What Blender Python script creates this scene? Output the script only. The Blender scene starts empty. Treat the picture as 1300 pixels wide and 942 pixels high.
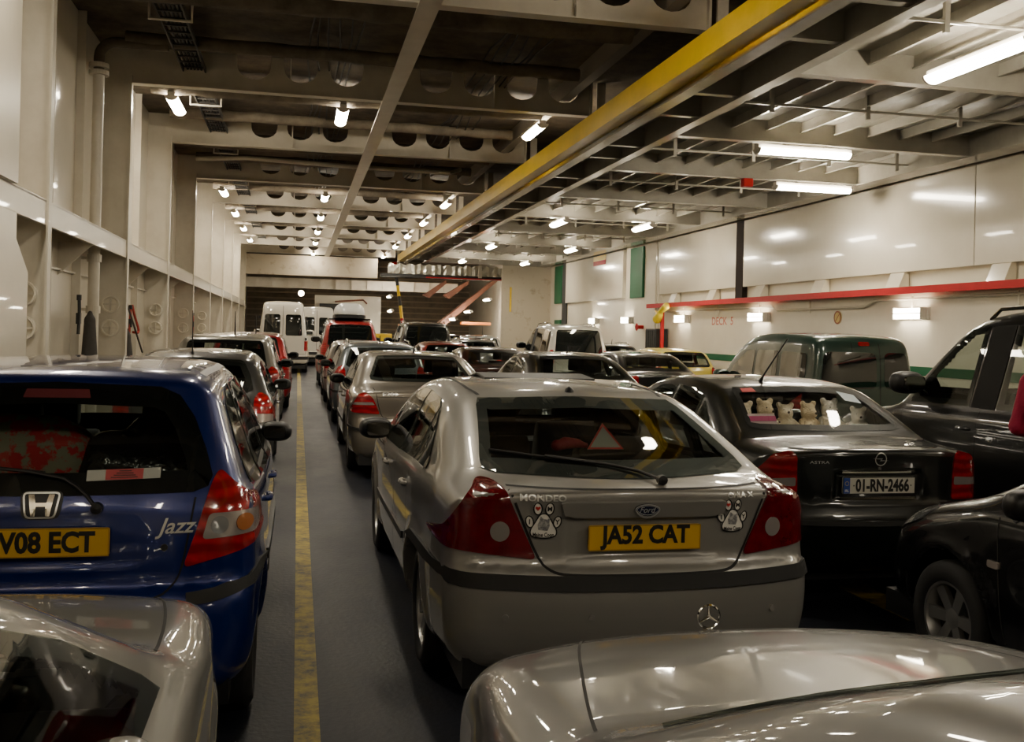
import bpy, bmesh, math, random
import numpy as np
from mathutils import Vector, Matrix
random.seed(7)
SC = bpy.context.scene
COL = SC.collection
PI = math.pi

# ------------------------------------------------------------------ materials
MATS = {}
def mat(name, col, rough=.5, metal=0., coat=0., emit=None, estr=0., spec=.5, noise=None, bump=None, coat_rough=.03):
    """principled material; noise=(scale, colour2, contrast) blotches, bump=(scale, strength)"""
    if name in MATS: return MATS[name]
    m = bpy.data.materials.new(name); m.use_nodes = True
    nt = m.node_tree; b = nt.nodes['Principled BSDF']
    b.inputs['Base Color'].default_value = (*col, 1)
    b.inputs['Roughness'].default_value = rough
    b.inputs['Metallic'].default_value = metal
    b.inputs['Coat Weight'].default_value = coat
    b.inputs['Coat Roughness'].default_value = coat_rough
    b.inputs['Specular IOR Level'].default_value = spec
    if emit:
        b.inputs['Emission Color'].default_value = (*emit, 1); b.inputs['Emission Strength'].default_value = estr
    if noise or bump:
        tc = nt.nodes.new('ShaderNodeTexCoord')
    if noise:
        sc, c2, lo, hi = noise
        n = nt.nodes.new('ShaderNodeTexNoise'); n.inputs['Scale'].default_value = sc; n.inputs['Detail'].default_value = 6; n.inputs['Roughness'].default_value = .65
        r = nt.nodes.new('ShaderNodeValToRGB'); r.color_ramp.elements[0].position = lo; r.color_ramp.elements[1].position = hi
        r.color_ramp.elements[0].color = (*col, 1); r.color_ramp.elements[1].color = (*c2, 1)
        nt.links.new(tc.outputs['Object'], n.inputs['Vector']); nt.links.new(n.outputs['Fac'], r.inputs['Fac'])
        nt.links.new(r.outputs['Color'], b.inputs['Base Color'])
    if bump:
        sc, st = bump
        n = nt.nodes.new('ShaderNodeTexNoise'); n.inputs['Scale'].default_value = sc; n.inputs['Detail'].default_value = 3
        bn = nt.nodes.new('ShaderNodeBump'); bn.inputs['Strength'].default_value = st; bn.inputs['Distance'].default_value = .02
        nt.links.new(tc.outputs['Object'], n.inputs['Vector']); nt.links.new(n.outputs['Fac'], bn.inputs['Height'])
        nt.links.new(bn.outputs['Normal'], b.inputs['Normal'])
    MATS[name] = m
    return m

def glass_mat(name, tint, refl_rough=.02, base=.05):
    if name in MATS: return MATS[name]
    m = bpy.data.materials.new(name); m.use_nodes = True
    nt = m.node_tree; nt.nodes.clear()
    o = nt.nodes.new('ShaderNodeOutputMaterial'); mx = nt.nodes.new('ShaderNodeMixShader')
    t = nt.nodes.new('ShaderNodeBsdfTransparent'); t.inputs['Color'].default_value = (*tint, 1)
    g = nt.nodes.new('ShaderNodeBsdfGlossy'); g.inputs['Roughness'].default_value = refl_rough
    lw = nt.nodes.new('ShaderNodeLayerWeight'); lw.inputs['Blend'].default_value = .5
    pw = nt.nodes.new('ShaderNodeMath'); pw.operation = 'POWER'; pw.inputs[1].default_value = 4.5
    ml = nt.nodes.new('ShaderNodeMath'); ml.operation = 'MULTIPLY_ADD'; ml.inputs[1].default_value = .92; ml.inputs[2].default_value = .05
    nt.links.new(lw.outputs['Facing'], pw.inputs[0]); nt.links.new(pw.outputs[0], ml.inputs[0])
    nt.links.new(ml.outputs[0], mx.inputs[0]); nt.links.new(t.outputs[0], mx.inputs[1]); nt.links.new(g.outputs[0], mx.inputs[2])
    nt.links.new(mx.outputs[0], o.inputs['Surface'])
    MATS[name] = m
    return m

def paint(name, col, metal=0., rough=.35):
    return mat('paint_' + name, col, rough, metal, 1.0, spec=.4)

# ------------------------------------------------------------------ objects
def link(name, me, m=None, parent=None, smooth=False):
    o = bpy.data.objects.new(name, me); COL.objects.link(o)
    if m is not None and len(me.materials) == 0: me.materials.append(m)
    if parent is not None: o.parent = parent
    if smooth: me.shade_smooth()
    return o
def thing(name, label, cat, loc=(0, 0, 0), rotz=0., group=None):
    o = bpy.data.objects.new(name, None); COL.objects.link(o); o.empty_display_size = .2
    o.location = loc; o.rotation_euler = (0, 0, rotz)
    o['label'] = label; o['category'] = cat
    if group: o['group'] = group
    return o
def tag(o, label, cat, group=None, kind=None):
    o['label'] = label; o['category'] = cat
    if group: o['group'] = group
    if kind: o['kind'] = kind
    return o
def struct(o):
    o['kind'] = 'structure'; return o
def copy_tree(o, parent=None):
    c = o.copy(); COL.objects.link(c)
    if parent is not None: c.parent = parent
    for ch in list(o.children): copy_tree(ch, c)
    return c

class MB:
    """collects simple solids into one mesh"""
    def __init__(s): s.v = []; s.f = []
    def add(s, vs, fs):
        n = len(s.v); s.v += [tuple(v) for v in vs]; s.f += [tuple(i + n for i in f) for f in fs]; return s
    def box(s, x0, x1, y0, y1, z0, z1):
        return s.add([(x0,y0,z0),(x1,y0,z0),(x1,y1,z0),(x0,y1,z0),(x0,y0,z1),(x1,y0,z1),(x1,y1,z1),(x0,y1,z1)],
                     [(3,2,1,0),(4,5,6,7),(0,1,5,4),(1,2,6,5),(2,3,7,6),(3,0,4,7)])
    def prism(s, poly, axis, a, b):
        """poly in the two other axes (cyclic order x<y<z), extruded along axis from a to b"""
        n = len(poly)
        def P(t, p):
            if axis == 'x': return (t, p[0], p[1])
            if axis == 'y': return (p[0], t, p[1])
            return (p[0], p[1], t)
        vs = [P(a, p) for p in poly] + [P(b, p) for p in poly]
        fs = [tuple(range(n))[::-1], tuple(range(n, 2*n))] + [(i, (i+1) % n, n + (i+1) % n, n + i) for i in range(n)]
        return s.add(vs, fs)
    def tube(s, pts, r, seg=10, cap=True):
        pts = [Vector(p) for p in pts]; n = len(pts)
        rr = r if isinstance(r, (list, tuple)) else [r] * n
        up = None; rings = []
        for i, p in enumerate(pts):
            t = (pts[min(i+1, n-1)] - pts[max(i-1, 0)]).normalized()
            if up is None:
                up = Vector((0, 0, 1)) if abs(t.z) < .9 else Vector((1, 0, 0))
            a = t.cross(up).normalized(); b = a.cross(t).normalized(); up = b
            rings.append([p + (a * math.cos(2*PI*k/seg) + b * math.sin(2*PI*k/seg)) * rr[i] for k in range(seg)])
        vs = [v for rg in rings for v in rg]; fs = []
        for i in range(n-1):
            for k in range(seg):
                k2 = (k+1) % seg
                fs.append((i*seg+k, i*seg+k2, (i+1)*seg+k2, (i+1)*seg+k))
        if cap: fs += [tuple(range(seg))[::-1], tuple((n-1)*seg + k for k in range(seg))]
        return s.add(vs, fs)
    def lathe(s, prof, axis='z', c=(0,0,0), seg=32):
        """prof: (r, h) list revolved about axis through c"""
        n = len(prof); vs = []; fs = []
        for k in range(seg):
            a = 2*PI*k/seg; ca, sa = math.cos(a), math.sin(a)
            for r, h in prof:
                if axis == 'z': vs.append((c[0]+r*ca, c[1]+r*sa, c[2]+h))
                elif axis == 'x': vs.append((c[0]+h, c[1]+r*ca, c[2]+r*sa))
                else: vs.append((c[0]+r*sa, c[1]+h, c[2]+r*ca))
        for k in range(seg):
            k2 = (k+1) % seg
            for i in range(n-1):
                fs.append((k*n+i, k2*n+i, k2*n+i+1, k*n+i+1))
        return s.add(vs, fs)
    def me(s, name='m'):
        m = bpy.data.meshes.new(name); m.from_pydata(s.v, [], s.f)
        bm = bmesh.new(); bm.from_mesh(m)
        bmesh.ops.recalc_face_normals(bm, faces=bm.faces); bm.to_mesh(m); bm.free()
        return m
    def build(s, name, m, parent=None, smooth=False, bevel=0., angle=40):
        me = s.me(name)
        if bevel:
            bm = bmesh.new(); bm.from_mesh(me)
            es = [e for e in bm.edges if e.is_manifold and e.calc_face_angle() > .6]
            bmesh.ops.bevel(bm, geom=es, offset=bevel, segments=2, affect='EDGES', profile=.6, clamp_overlap=True)
            bm.to_mesh(me); bm.free()
        o = link(name, me, m, parent)
        if smooth:
            me.shade_smooth(); me.set_sharp_from_angle(angle=math.radians(angle))
        return o

def arc(c, r, a0, a1, n, plane='xz', k=0.):
    out = []
    for i in range(n+1):
        a = math.radians(a0 + (a1-a0)*i/n); u, v = r*math.cos(a), r*math.sin(a)
        if plane == 'xz': out.append((c[0]+u, c[1], c[2]+v))
        elif plane == 'yz': out.append((c[0], c[1]+u, c[2]+v))
        else: out.append((c[0]+u, c[1]+v, c[2]))
    return out

# ------------------------------------------------------------------ surface nets
def surface_nets(fn, lo, hi, h, sym=False, iters=4, smooth=2, level=0., exact=None):
    """mesh of fn=level. fn takes (N,3). returns verts, quads, normals"""
    lo = np.array(lo, float); hi = np.array(hi, float)
    n = np.ceil((hi - lo) / h).astype(int) + 1
    ax = [lo[i] + h * np.arange(n[i]) for i in range(3)]
    if sym:
        m = int(math.ceil(hi[0] / h)); ax[0] = h * (np.arange(2*m) - m + .5); n[0] = 2*m
        xs = ax[0][m:]
    else: xs = ax[0]
    G = np.stack(np.meshgrid(xs, ax[1], ax[2], indexing='ij'), -1).reshape(-1, 3)
    V = np.concatenate([fn(G[i:i+200000]) for i in range(0, len(G), 200000)]).reshape(len(xs), n[1], n[2]) - level
    if sym: V = np.concatenate([V[::-1], V], 0)
    S = V < 0
    nx, ny, nz = V.shape
    acc = np.zeros((nx-1, ny-1, nz-1, 3)); cnt = np.zeros((nx-1, ny-1, nz-1))
    def sl(a, d):  # slice with offset
        return a[d[0]:nx-1+d[0], d[1]:ny-1+d[1], d[2]:nz-1+d[2]]
    for ax_i in range(3):
        for a in (0, 1):
            for b in (0, 1):
                d0 = [0, 0, 0]; o = [i for i in range(3) if i != ax_i]
                d0[o[0]] = a; d0[o[1]] = b; d1 = list(d0); d1[ax_i] = 1
                v0, v1 = sl(V, d0), sl(V, d1); cr = sl(S, d0) != sl(S, d1)
                t = np.where(cr, v0 / np.where(cr, v0 - v1, 1), 0)
                p = np.zeros(acc.shape); p[..., o[0]] = a; p[..., o[1]] = b; p[..., ax_i] = t
                acc += p * cr[..., None]; cnt += cr
    act = cnt > 0
    idx = -np.ones(act.shape, int); idx[act] = np.arange(act.sum())
    ijk = np.argwhere(act)
    P = np.array([ax[0][0], ax[1][0], ax[2][0]]) + h * (ijk + acc[act] / cnt[act][:, None])
    quads = []
    for a in range(3):
        o = [i for i in range(3) if i != a]
        s0 = [slice(None)]*3; s1 = [slice(None)]*3; s0[a] = slice(0, -1); s1[a] = slice(1, None)
        A, B = S[tuple(s0)], S[tuple(s1)]; ch = np.argwhere(A != B)
        ch = ch[(ch[:, o[0]] > 0) & (ch[:, o[1]] > 0) & (ch[:, o[0]] < V.shape[o[0]]-1) & (ch[:, o[1]] < V.shape[o[1]]-1)]
        sgn = A[tuple(ch.T)]
        def at(da, db):
            c = ch.copy(); c[:, o[0]] += da; c[:, o[1]] += db
            return idx[tuple(c.T)]
        q = np.stack([at(-1, -1), at(0, -1), at(0, 0), at(-1, 0)], 1)
        fl = ~sgn if a != 1 else sgn
        q[fl] = q[fl][:, ::-1]
        quads.append(q)
    Q = np.concatenate(quads); Q = Q[(Q >= 0).all(1)]
    ex = fn; fine = exact or fn
    def grad(P):
        e = .003; f0 = ex(P) - level
        g = np.stack([ex(P + np.eye(3)[i]*e) - ex(P - np.eye(3)[i]*e) for i in range(3)], 1) / (2*e)
        return f0, g
    def proj(P, k):
        for _ in range(k):
            f0, g = grad(P); st = f0[:, None] * g / np.maximum((g*g).sum(1), .2)[:, None]
            l = np.linalg.norm(st, axis=1, keepdims=True); st *= np.minimum(1, h / np.maximum(l, 1e-9)); P = P - st
        return P
    P = proj(P, 2)
    E = np.concatenate([Q[:, [0, 1]], Q[:, [1, 2]], Q[:, [2, 3]], Q[:, [3, 0]]])
    for _ in range(smooth):
        a2 = np.zeros_like(P); c2 = np.zeros(len(P))
        for i, j in ((0, 1), (1, 0)):
            np.add.at(a2, E[:, i], P[E[:, j]]); np.add.at(c2, E[:, i], 1)
        P = P + .6 * (a2 / np.maximum(c2, 1)[:, None] - P); P = proj(P, 1)
    ex = fine; P = proj(P, 1)
    _, g = grad(P)
    N = g / np.maximum(np.linalg.norm(g, axis=1, keepdims=True), 1e-9)
    return P, Q, N

def np_mesh(name, P, Q, N=None):
    # orient quads by normals
    if N is not None and len(Q):
        c = np.cross(P[Q[:, 2]] - P[Q[:, 0]], P[Q[:, 3]] - P[Q[:, 1]])
        fl = (c * N[Q].mean(1)).sum(1) < 0
        Q = Q.copy(); Q[fl] = Q[fl][:, ::-1]
    me = bpy.data.meshes.new(name); me.from_pydata(P.tolist(), [], Q.tolist()); me.shade_smooth()
    if N is not None: me.normals_split_custom_set_from_vertices(N.tolist())
    return me
def prune(P, Q, N):
    u, inv = np.unique(Q, return_inverse=True)
    return P[u], inv.reshape(Q.shape), N[u]

# blob figures: capsules joined smoothly
def caps_field(caps, k=.03):
    """caps: (p0, p1, r0, r1); k smooth union"""
    A = np.array([c[0] for c in caps], float); B = np.array([c[1] for c in caps], float)
    R0 = np.array([c[2] for c in caps]); R1 = np.array([c[3] for c in caps])
    def fn(p):
        out = None
        for a, b, r0, r1 in zip(A, B, R0, R1):
            ba = b - a; t = np.clip(((p - a) @ ba) / max(ba @ ba, 1e-9), 0, 1)
            d = np.linalg.norm(p - a - t[:, None]*ba, axis=1) - (r0 + (r1 - r0)*t)
            if out is None: out = d
            else:
                hh = np.clip(.5 + .5*(out - d)/k, 0, 1); out = out*(1-hh) + d*hh - k*hh*(1-hh)
        return out
    return fn
def blob(name, caps, h, k=.03, mat_=None, parent=None):
    pts = np.array([c[0] for c in caps] + [c[1] for c in caps], float); r = max(max(c[2], c[3]) for c in caps)
    P, Q, N = surface_nets(caps_field(caps, k), pts.min(0) - r - .03, pts.max(0) + r + .03, h, smooth=1)
    return link(name, np_mesh(name, P, Q, N), mat_, parent)

# ------------------------------------------------------------------ outlines
def chaikin(poly, it=2, closed=True):
    p = [tuple(q) for q in poly]
    for _ in range(it):
        o = []; n = len(p)
        rng = range(n) if closed else range(n-1)
        if not closed: o.append(p[0])
        for i in rng:
            a, b = p[i], p[(i+1) % n]
            o.append((a[0]*.75+b[0]*.25, a[1]*.75+b[1]*.25)); o.append((a[0]*.25+b[0]*.75, a[1]*.25+b[1]*.75))
        if not closed: o.append(p[-1])
        p = o
    return p
def round_poly(poly, r, n=4):
    """round each corner with radius-ish r"""
    out = []; m = len(poly)
    for i in range(m):
        p = Vector(poly[i]); a = Vector(poly[i-1]); b = Vector(poly[(i+1) % m])
        la, lb = (a-p).length, (b-p).length
        ra = min(r, la*.45); rb = min(r, lb*.45)
        q0 = p + (a-p)*(ra/la); q1 = p + (b-p)*(rb/lb)
        for j in range(n+1):
            t = j/n; out.append(tuple(q0*(1-t)**2 + p*2*t*(1-t) + q1*t*t))
    return out
def resample(poly, step, closed=True):
    out = []; n = len(poly)
    for i in range(n if closed else n-1):
        a, b = poly[i], poly[(i+1) % n]; l = math.hypot(b[0]-a[0], b[1]-a[1]); k = max(1, int(math.ceil(l/step)))
        for j in range(k): out.append((a[0]+(b[0]-a[0])*j/k, a[1]+(b[1]-a[1])*j/k))
    if not closed: out.append(tuple(poly[-1]))
    return out
def inset(poly, d):
    n = len(poly); out = []
    ar = sum(poly[i][0]*poly[(i+1)%n][1] - poly[(i+1)%n][0]*poly[i][1] for i in range(n))
    sg = 1 if ar > 0 else -1
    for i in range(n):
        a, b = poly[i-1], poly[(i+1) % n]; dx, dy = b[0]-a[0], b[1]-a[1]; l = math.hypot(dx, dy) or 1
        out.append((poly[i][0] - sg*dy/l*d, poly[i][1] + sg*dx/l*d))
    return out
def mir(half):
    """half outline given on the +x side from bottom centre to top centre -> closed outline"""
    return list(half) + [(-x, z) for x, z in reversed(half) if abs(x) > 1e-6]
def in_poly(px, py, poly):
    r = np.zeros(len(px), bool); n = len(poly)
    for i in range(n):
        x0, y0 = poly[i]; x1, y1 = poly[(i+1) % n]
        if y0 == y1: continue
        c = ((y0 > py) != (y1 > py)) & (px < (x1-x0)*(py-y0)/(y1-y0) + x0); r ^= c
    return r

def text_mesh(s, size, bold=0., shear=0., ext=0., align='CENTER', width=None):
    cu = bpy.data.curves.new('t', 'FONT'); cu.body = s; cu.size = size; cu.align_x = align; cu.align_y = 'CENTER'
    cu.shear = shear; cu.extrude = ext; cu.offset = bold; cu.resolution_u = 3
    ob = bpy.data.objects.new('t', cu); me = bpy.data.meshes.new_from_object(ob)
    bpy.data.objects.remove(ob); bpy.data.curves.remove(cu)
    if width:
        xs = [v.co.x for v in me.vertices]; k = width / (max(xs) - min(xs)); c = (max(xs) + min(xs)) / 2
        for v in me.vertices: v.co.x = (v.co.x - c) * k
    ys = [v.co.y for v in me.vertices]; cy = (max(ys) + min(ys)) / 2
    for v in me.vertices: v.co.y -= cy
    return me
# ------------------------------------------------------------------ car bodies
M_GLASS = glass_mat('car_glass', (.66, .71, .68))
M_GLASS_D = glass_mat('dark_tinted_glass', (.10, .115, .11))
M_DARK = mat('dark_trim', (.008, .008, .009), .45)
M_SEAL = mat('window_frit', (.003, .003, .003), .5, spec=.2)
M_RUB = mat('rubber', (.012, .012, .012), .75)
M_TYRE = mat('tyre_rubber', (.015, .015, .016), .8)
M_RIM = mat('alloy_rim', (.38, .38, .37), .35, .8)
M_CHROME = mat('chrome', (.8, .8, .78), .08, 1.)
M_MIRR = mat('mirror_silver', (.16, .16, .16), .06, 1.)
M_SILV = mat('badge_silver', (.62, .62, .60), .3, .6)
M_INT = mat('interior_cloth', (.014, .014, .015), .8)
M_BLK = mat('plate_ink', (.004, .004, .004), .5)
M_YPL = mat('yellow_plate', (.62, .36, .012), .45, coat=.3)
M_WPL = mat('white_plate', (.62, .60, .52), .45, coat=.3)
M_HEAD = mat('headlamp_lens', (.32, .33, .34), .08, .5, 1.)
M_CLEAR = mat('clear_lens', (.42, .38, .36), .12, .4, 1.)
M_ORANGE = mat('orange_lens', (.45, .16, .05), .15, .1, 1.)
M_SEAM = mat('panel_gap', (.004, .004, .004), .8)
M_WHITE = mat('white_print', (.75, .73, .68), .5)
M_REDP = mat('red_print', (.5, .02, .02), .5)

def lamp_mat():
    if 'tail_red' in MATS: return MATS['tail_red']
    m = mat('tail_red', (.30, .004, .008), .12, 0, 1.)
    nt = m.node_tree; b = nt.nodes['Principled BSDF']
    tc = nt.nodes.new('ShaderNodeTexCoord'); w = nt.nodes.new('ShaderNodeTexWave'); w.bands_direction = 'Z'
    w.inputs['Scale'].default_value = 5; w.inputs['Distortion'].default_value = 3.; w.inputs['Detail'].default_value = 2
    n = nt.nodes.new('ShaderNodeTexNoise'); n.inputs['Scale'].default_value = 22
    mx = nt.nodes.new('ShaderNodeMath'); mx.operation = 'MULTIPLY'
    r = nt.nodes.new('ShaderNodeValToRGB'); r.color_ramp.elements[0].color = (.22, .003, .005, 1); r.color_ramp.elements[1].color = (.46, .010, .016, 1)
    r.color_ramp.elements[0].position = .1; r.color_ramp.elements[1].position = .6
    nt.links.new(tc.outputs['Object'], w.inputs['Vector']); nt.links.new(tc.outputs['Object'], n.inputs['Vector'])
    nt.links.new(w.outputs['Fac'], mx.inputs[0]); nt.links.new(n.outputs['Fac'], mx.inputs[1])
    nt.links.new(mx.outputs[0], r.inputs['Fac']); nt.links.new(r.outputs['Color'], b.inputs['Base Color'])
    return m
M_TAIL = lamp_mat()
M_TAIL_D = mat('tail_dark_red', (.10, .002, .005), .1, 0, 1., noise=(9., (.17, .004, .008), .4, .65))

class Body:
    def __init__(s, L, W, prof, belt, tumble=.32, kr=.12, kf=.3, crown=.05, k=.12, wheels=None, plan=None,
                 sub=(), flare=.012, arch=None, shoulder=.035, tuck=.06, dense=2):
        s.L, s.W, s.belt, s.tumble, s.kr, s.kf, s.crown, s.k = L, W, belt, tumble, kr, kf, crown, k
        s.poly = np.array(chaikin(prof, dense)); s.wheels = wheels; s.sub = sub; s.flare = flare; s.shoulder = shoulder; s.tuck = tuck
        s.arch = arch or (wheels[2] + .055)
        pl = plan or [(0, .94), (.5, .985), (1.2, 1.), (L*.6, 1.), (L-.9, .975), (L-.3, .92), (L, .87)]
        s.px, s.pv = [a for a, _ in pl], [b for _, b in pl]
        # 2-d profile distance cached on a grid for the coarse pass
        s.g0 = np.array([-.5, -.1]); s.gh = .012
        s.gn = (int((L+1)/s.gh)+1, int((s.poly[:, 1].max()+.5)/s.gh)+1)
        yy, zz = np.meshgrid(s.g0[0]+s.gh*np.arange(s.gn[0]), s.g0[1]+s.gh*np.arange(s.gn[1]), indexing='ij')
        s.grid = s.sd2(yy.ravel(), zz.ravel()).reshape(s.gn)
    def sd2(s, y, z):
        out = np.empty(len(y)); A = s.poly; B = np.roll(A, -1, 0)
        for i in range(0, len(y), 20000):
            p = np.stack([y[i:i+20000], z[i:i+20000]], 1); d = np.full(len(p), 1e9); ins = np.zeros(len(p), bool)
            for a, b in zip(A, B):
                ba = b-a; pa = p-a; t = np.clip((pa @ ba)/(ba @ ba+1e-12), 0, 1); q = pa - t[:, None]*ba
                d = np.minimum(d, (q*q).sum(1))
                if a[1] != b[1]:
                    c = ((a[1] > p[:, 1]) != (b[1] > p[:, 1])) & (p[:, 0] < (b[0]-a[0])*(p[:, 1]-a[1])/(b[1]-a[1])+a[0]); ins ^= c
            out[i:i+20000] = np.where(ins, -np.sqrt(d), np.sqrt(d))
        return out
    def sd2g(s, y, z):
        u = np.clip((y-s.g0[0])/s.gh, 0, s.gn[0]-1.001); v = np.clip((z-s.g0[1])/s.gh, 0, s.gn[1]-1.001)
        i = u.astype(int); j = v.astype(int); a = u-i; b = v-j; g = s.grid
        return g[i, j]*(1-a)*(1-b)+g[i+1, j]*a*(1-b)+g[i, j+1]*(1-a)*b+g[i+1, j+1]*a*b
    def field(s, p, exact=False):
        x = np.abs(p[:, 0]); y = p[:, 1]; z = p[:, 2]; W = s.W; t = np.minimum(x/W, 1.15)
        wr = np.clip(1-y/1.2, 0, 1)**2; wf = np.clip(1-(s.L-y)/1.4, 0, 1)**2
        y2 = y - s.kr*t**3*wr + s.kf*t**3*wf
        zb = s.belt[0] + (s.belt[1]-s.belt[0])*y/s.L
        z2 = z + s.crown*t*t*np.clip((z-zb+.25)/.3, 0, 1)
        dp = (s.sd2 if exact else s.sd2g)(y2, z2)
        ab = np.logaddexp(0, np.clip((z-zb)/.03, -60, 60))*.03
        w = W*np.interp(y, s.px, s.pv) - s.tumble*ab - s.shoulder*(1/(1+np.exp(-np.clip((z-zb)/.02, -50, 50)))) - s.tuck*np.clip((.55-z)/.35, 0, 1)**2 - .02*np.clip((z-.6)/.4, 0, 1)**2
        if s.wheels:
            for yw in s.wheels[:2]:
                d = np.hypot(y-yw, z-s.wheels[2]); w = w + s.flare*np.exp(-((d-s.arch-.02)/.05)**2)
        dx = (x-w)/math.sqrt(1+s.tumble**2*.5)
        k = s.k; h = np.clip(.5+.5*(dx-dp)/k, 0, 1); f = dp*(1-h)+dx*h+k*h*(1-h)
        for (cx, cy, cz, hx, hy, hz, kk) in s.sub:
            q = np.stack([np.abs(x-cx)-hx, np.abs(y-cy)-hy, np.abs(z-cz)-hz], 1)
            d = np.linalg.norm(np.maximum(q, 0), axis=1)+np.minimum(q.max(1), 0)
            h = np.clip(.5+.5*(-d-f)/kk, 0, 1); f = f*(1-h)-d*h+kk*h*(1-h)
        if s.wheels:
            for yw in s.wheels[:2]:
                d = np.maximum(np.hypot(y-yw, z-s.wheels[2])-s.arch, (W-.30)-x); f = np.maximum(f, -d)
        return f
    def fx(s, p): return s.field(p, True)
    def trace(s, view, uv):
        uv = np.array(uv, float); n = len(uv); L = s.L
        if view == 'R': o = np.stack([uv[:, 0], np.full(n, -.4), uv[:, 1]], 1); d = (0, 1, 0); T = L*.6
        elif view == 'F': o = np.stack([uv[:, 0], np.full(n, L+.4), uv[:, 1]], 1); d = (0, -1, 0); T = L*.6
        elif view == 'l': o = np.stack([np.full(n, -s.W-.3), uv[:, 0], uv[:, 1]], 1); d = (1, 0, 0); T = s.W+.2
        elif view == 'r': o = np.stack([np.full(n, s.W+.3), uv[:, 0], uv[:, 1]], 1); d = (-1, 0, 0); T = s.W+.2
        else: o = np.stack([uv[:, 0], uv[:, 1], np.full(n, 3.2)], 1); d = (0, 0, -1); T = 2.9
        d = np.array(d, float); t = np.zeros(n); best = np.full(n, 1e9); bt = t.copy(); stop = np.zeros(n, bool)
        for _ in range(70):
            f = s.field(o+t[:, None]*d); b = (np.abs(f) < best) & ~stop; best[b] = np.abs(f)[b]; bt[b] = t[b]
            stop |= (f < 5e-4); t = np.where(stop, t, np.minimum(t+np.maximum(f*.7, 3e-4), T))
            if stop.all(): break
        P = o+bt[:, None]*d
        for _ in range(2):
            f, g = s.grad(P); P = P - np.clip(f, -.05, .05)[:, None]*g/np.maximum((g*g).sum(1), .3)[:, None]
        return P
    def grad(s, P, exact=True):
        e = .003; fn = lambda q: s.field(q, exact); f = fn(P)
        return f, np.stack([fn(P+np.eye(3)[i]*e)-fn(P-np.eye(3)[i]*e) for i in range(3)], 1)/(2*e)
    def lift(s, P, off):
        _, g = s.grad(P); N = g/np.maximum(np.linalg.norm(g, axis=1, keepdims=True), 1e-6)
        return P+N*off, N

def cells(poly, step):
    """outline -> bmesh face cut on a grid"""
    bm = bmesh.new(); bm.faces.new([bm.verts.new((u, v, 0)) for u, v in poly])
    us = [p[0] for p in poly]; vs = [p[1] for p in poly]
    for ax, lo, hi in ((0, min(us), max(us)), (1, min(vs), max(vs))):
        k = int((hi-lo)/step)
        for i in range(1, k+1):
            c = lo+(hi-lo)*i/(k+1); co = (c, 0, 0) if ax == 0 else (0, c, 0); no = (1, 0, 0) if ax == 0 else (0, 1, 0)
            bmesh.ops.bisect_plane(bm, geom=bm.verts[:]+bm.edges[:]+bm.faces[:], plane_co=co, plane_no=no, dist=1e-6)
    bmesh.ops.triangulate(bm, faces=[f for f in bm.faces if len(f.verts) > 4])
    return bm
def wrap(B, view, bm, off, name, m, parent, skirt=0., smooth=True):
    bm.verts.ensure_lookup_table()
    P = B.trace(view, [(v.co.x, v.co.y) for v in bm.verts]); P2, N = B.lift(P, off)
    for v, p in zip(bm.verts, P2): v.co = p
    bm.normal_update(); bm.verts.index_update()
    tot = sum(f.normal.dot(Vector(N[f.verts[0].index]))*f.calc_area() for f in bm.faces)
    if tot < 0: bmesh.ops.reverse_faces(bm, faces=bm.faces[:])
    nv = len(bm.verts)
    if skirt:
        be = [e for e in bm.edges if e.is_boundary]
        r = bmesh.ops.extrude_edge_only(bm, edges=be)
        bm.verts.index_update()
        nvs = [g for g in r['geom'] if isinstance(g, bmesh.types.BMVert)]
        pos = np.array([v.co[:] for v in nvs]); p3, _ = B.lift(pos, -skirt-off)
        for v, p in zip(nvs, p3): v.co = p
    me = bpy.data.meshes.new(name); bm.to_mesh(me); bm.free()
    if smooth: me.shade_smooth(); me.set_sharp_from_angle(angle=math.radians(45))
    return link(name, me, m, parent)
def patch(B, view, poly, name, m, parent, off=.006, step=.05, skirt=.012):
    return wrap(B, view, cells(resample(poly, step), step), off, name, m, parent, skirt)
def ribbon(B, view, pts, wd, name, m, parent, off=.003, closed=False, inner=None, skirt=0., step=.04):
    """strip along a line (centred, width wd) or, with inner, ring between outline and its inset"""
    p = resample(pts, step, closed); bm = bmesh.new()
    if inner: a, b = p, inset(p, inner)
    else:
        a, b = [], []
        n = len(p)
        for i in range(n):
            q0 = p[i-1] if (closed or i) else p[0]; q1 = p[(i+1) % n] if (closed or i < n-1) else p[-1]
            dx, dy = q1[0]-q0[0], q1[1]-q0[1]; l = math.hypot(dx, dy) or 1
            a.append((p[i][0]-dy/l*wd/2, p[i][1]+dx/l*wd/2)); b.append((p[i][0]+dy/l*wd/2, p[i][1]-dx/l*wd/2))
    va = [bm.verts.new((*q, 0)) for q in a]; vb = [bm.verts.new((*q, 0)) for q in b]; n = len(p)
    for i in range(n if closed else n-1): bm.faces.new([va[i], va[(i+1) % n], vb[(i+1) % n], vb[i]])
    return wrap(B, view, bm, off, name, m, parent, skirt)
def decal_text(B, view, s, u, v, size, name, m, parent, off=.006, shear=0., bold=0., width=None, flip=False):
    me = text_mesh(s, size, bold, shear, width=width); bm = bmesh.new(); bm.from_mesh(me); bpy.data.meshes.remove(me)
    for w in bm.verts: w.co = ((-w.co.x if flip else w.co.x)+u, w.co.y+v, 0)
    return wrap(B, view, bm, off, name, m, parent)

def flip_view(view): return {'l': 'r', 'r': 'l'}.get(view, view)
def msym(poly, view): return [(-u, v) for u, v in poly] if view in 'RFT' else poly

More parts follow.
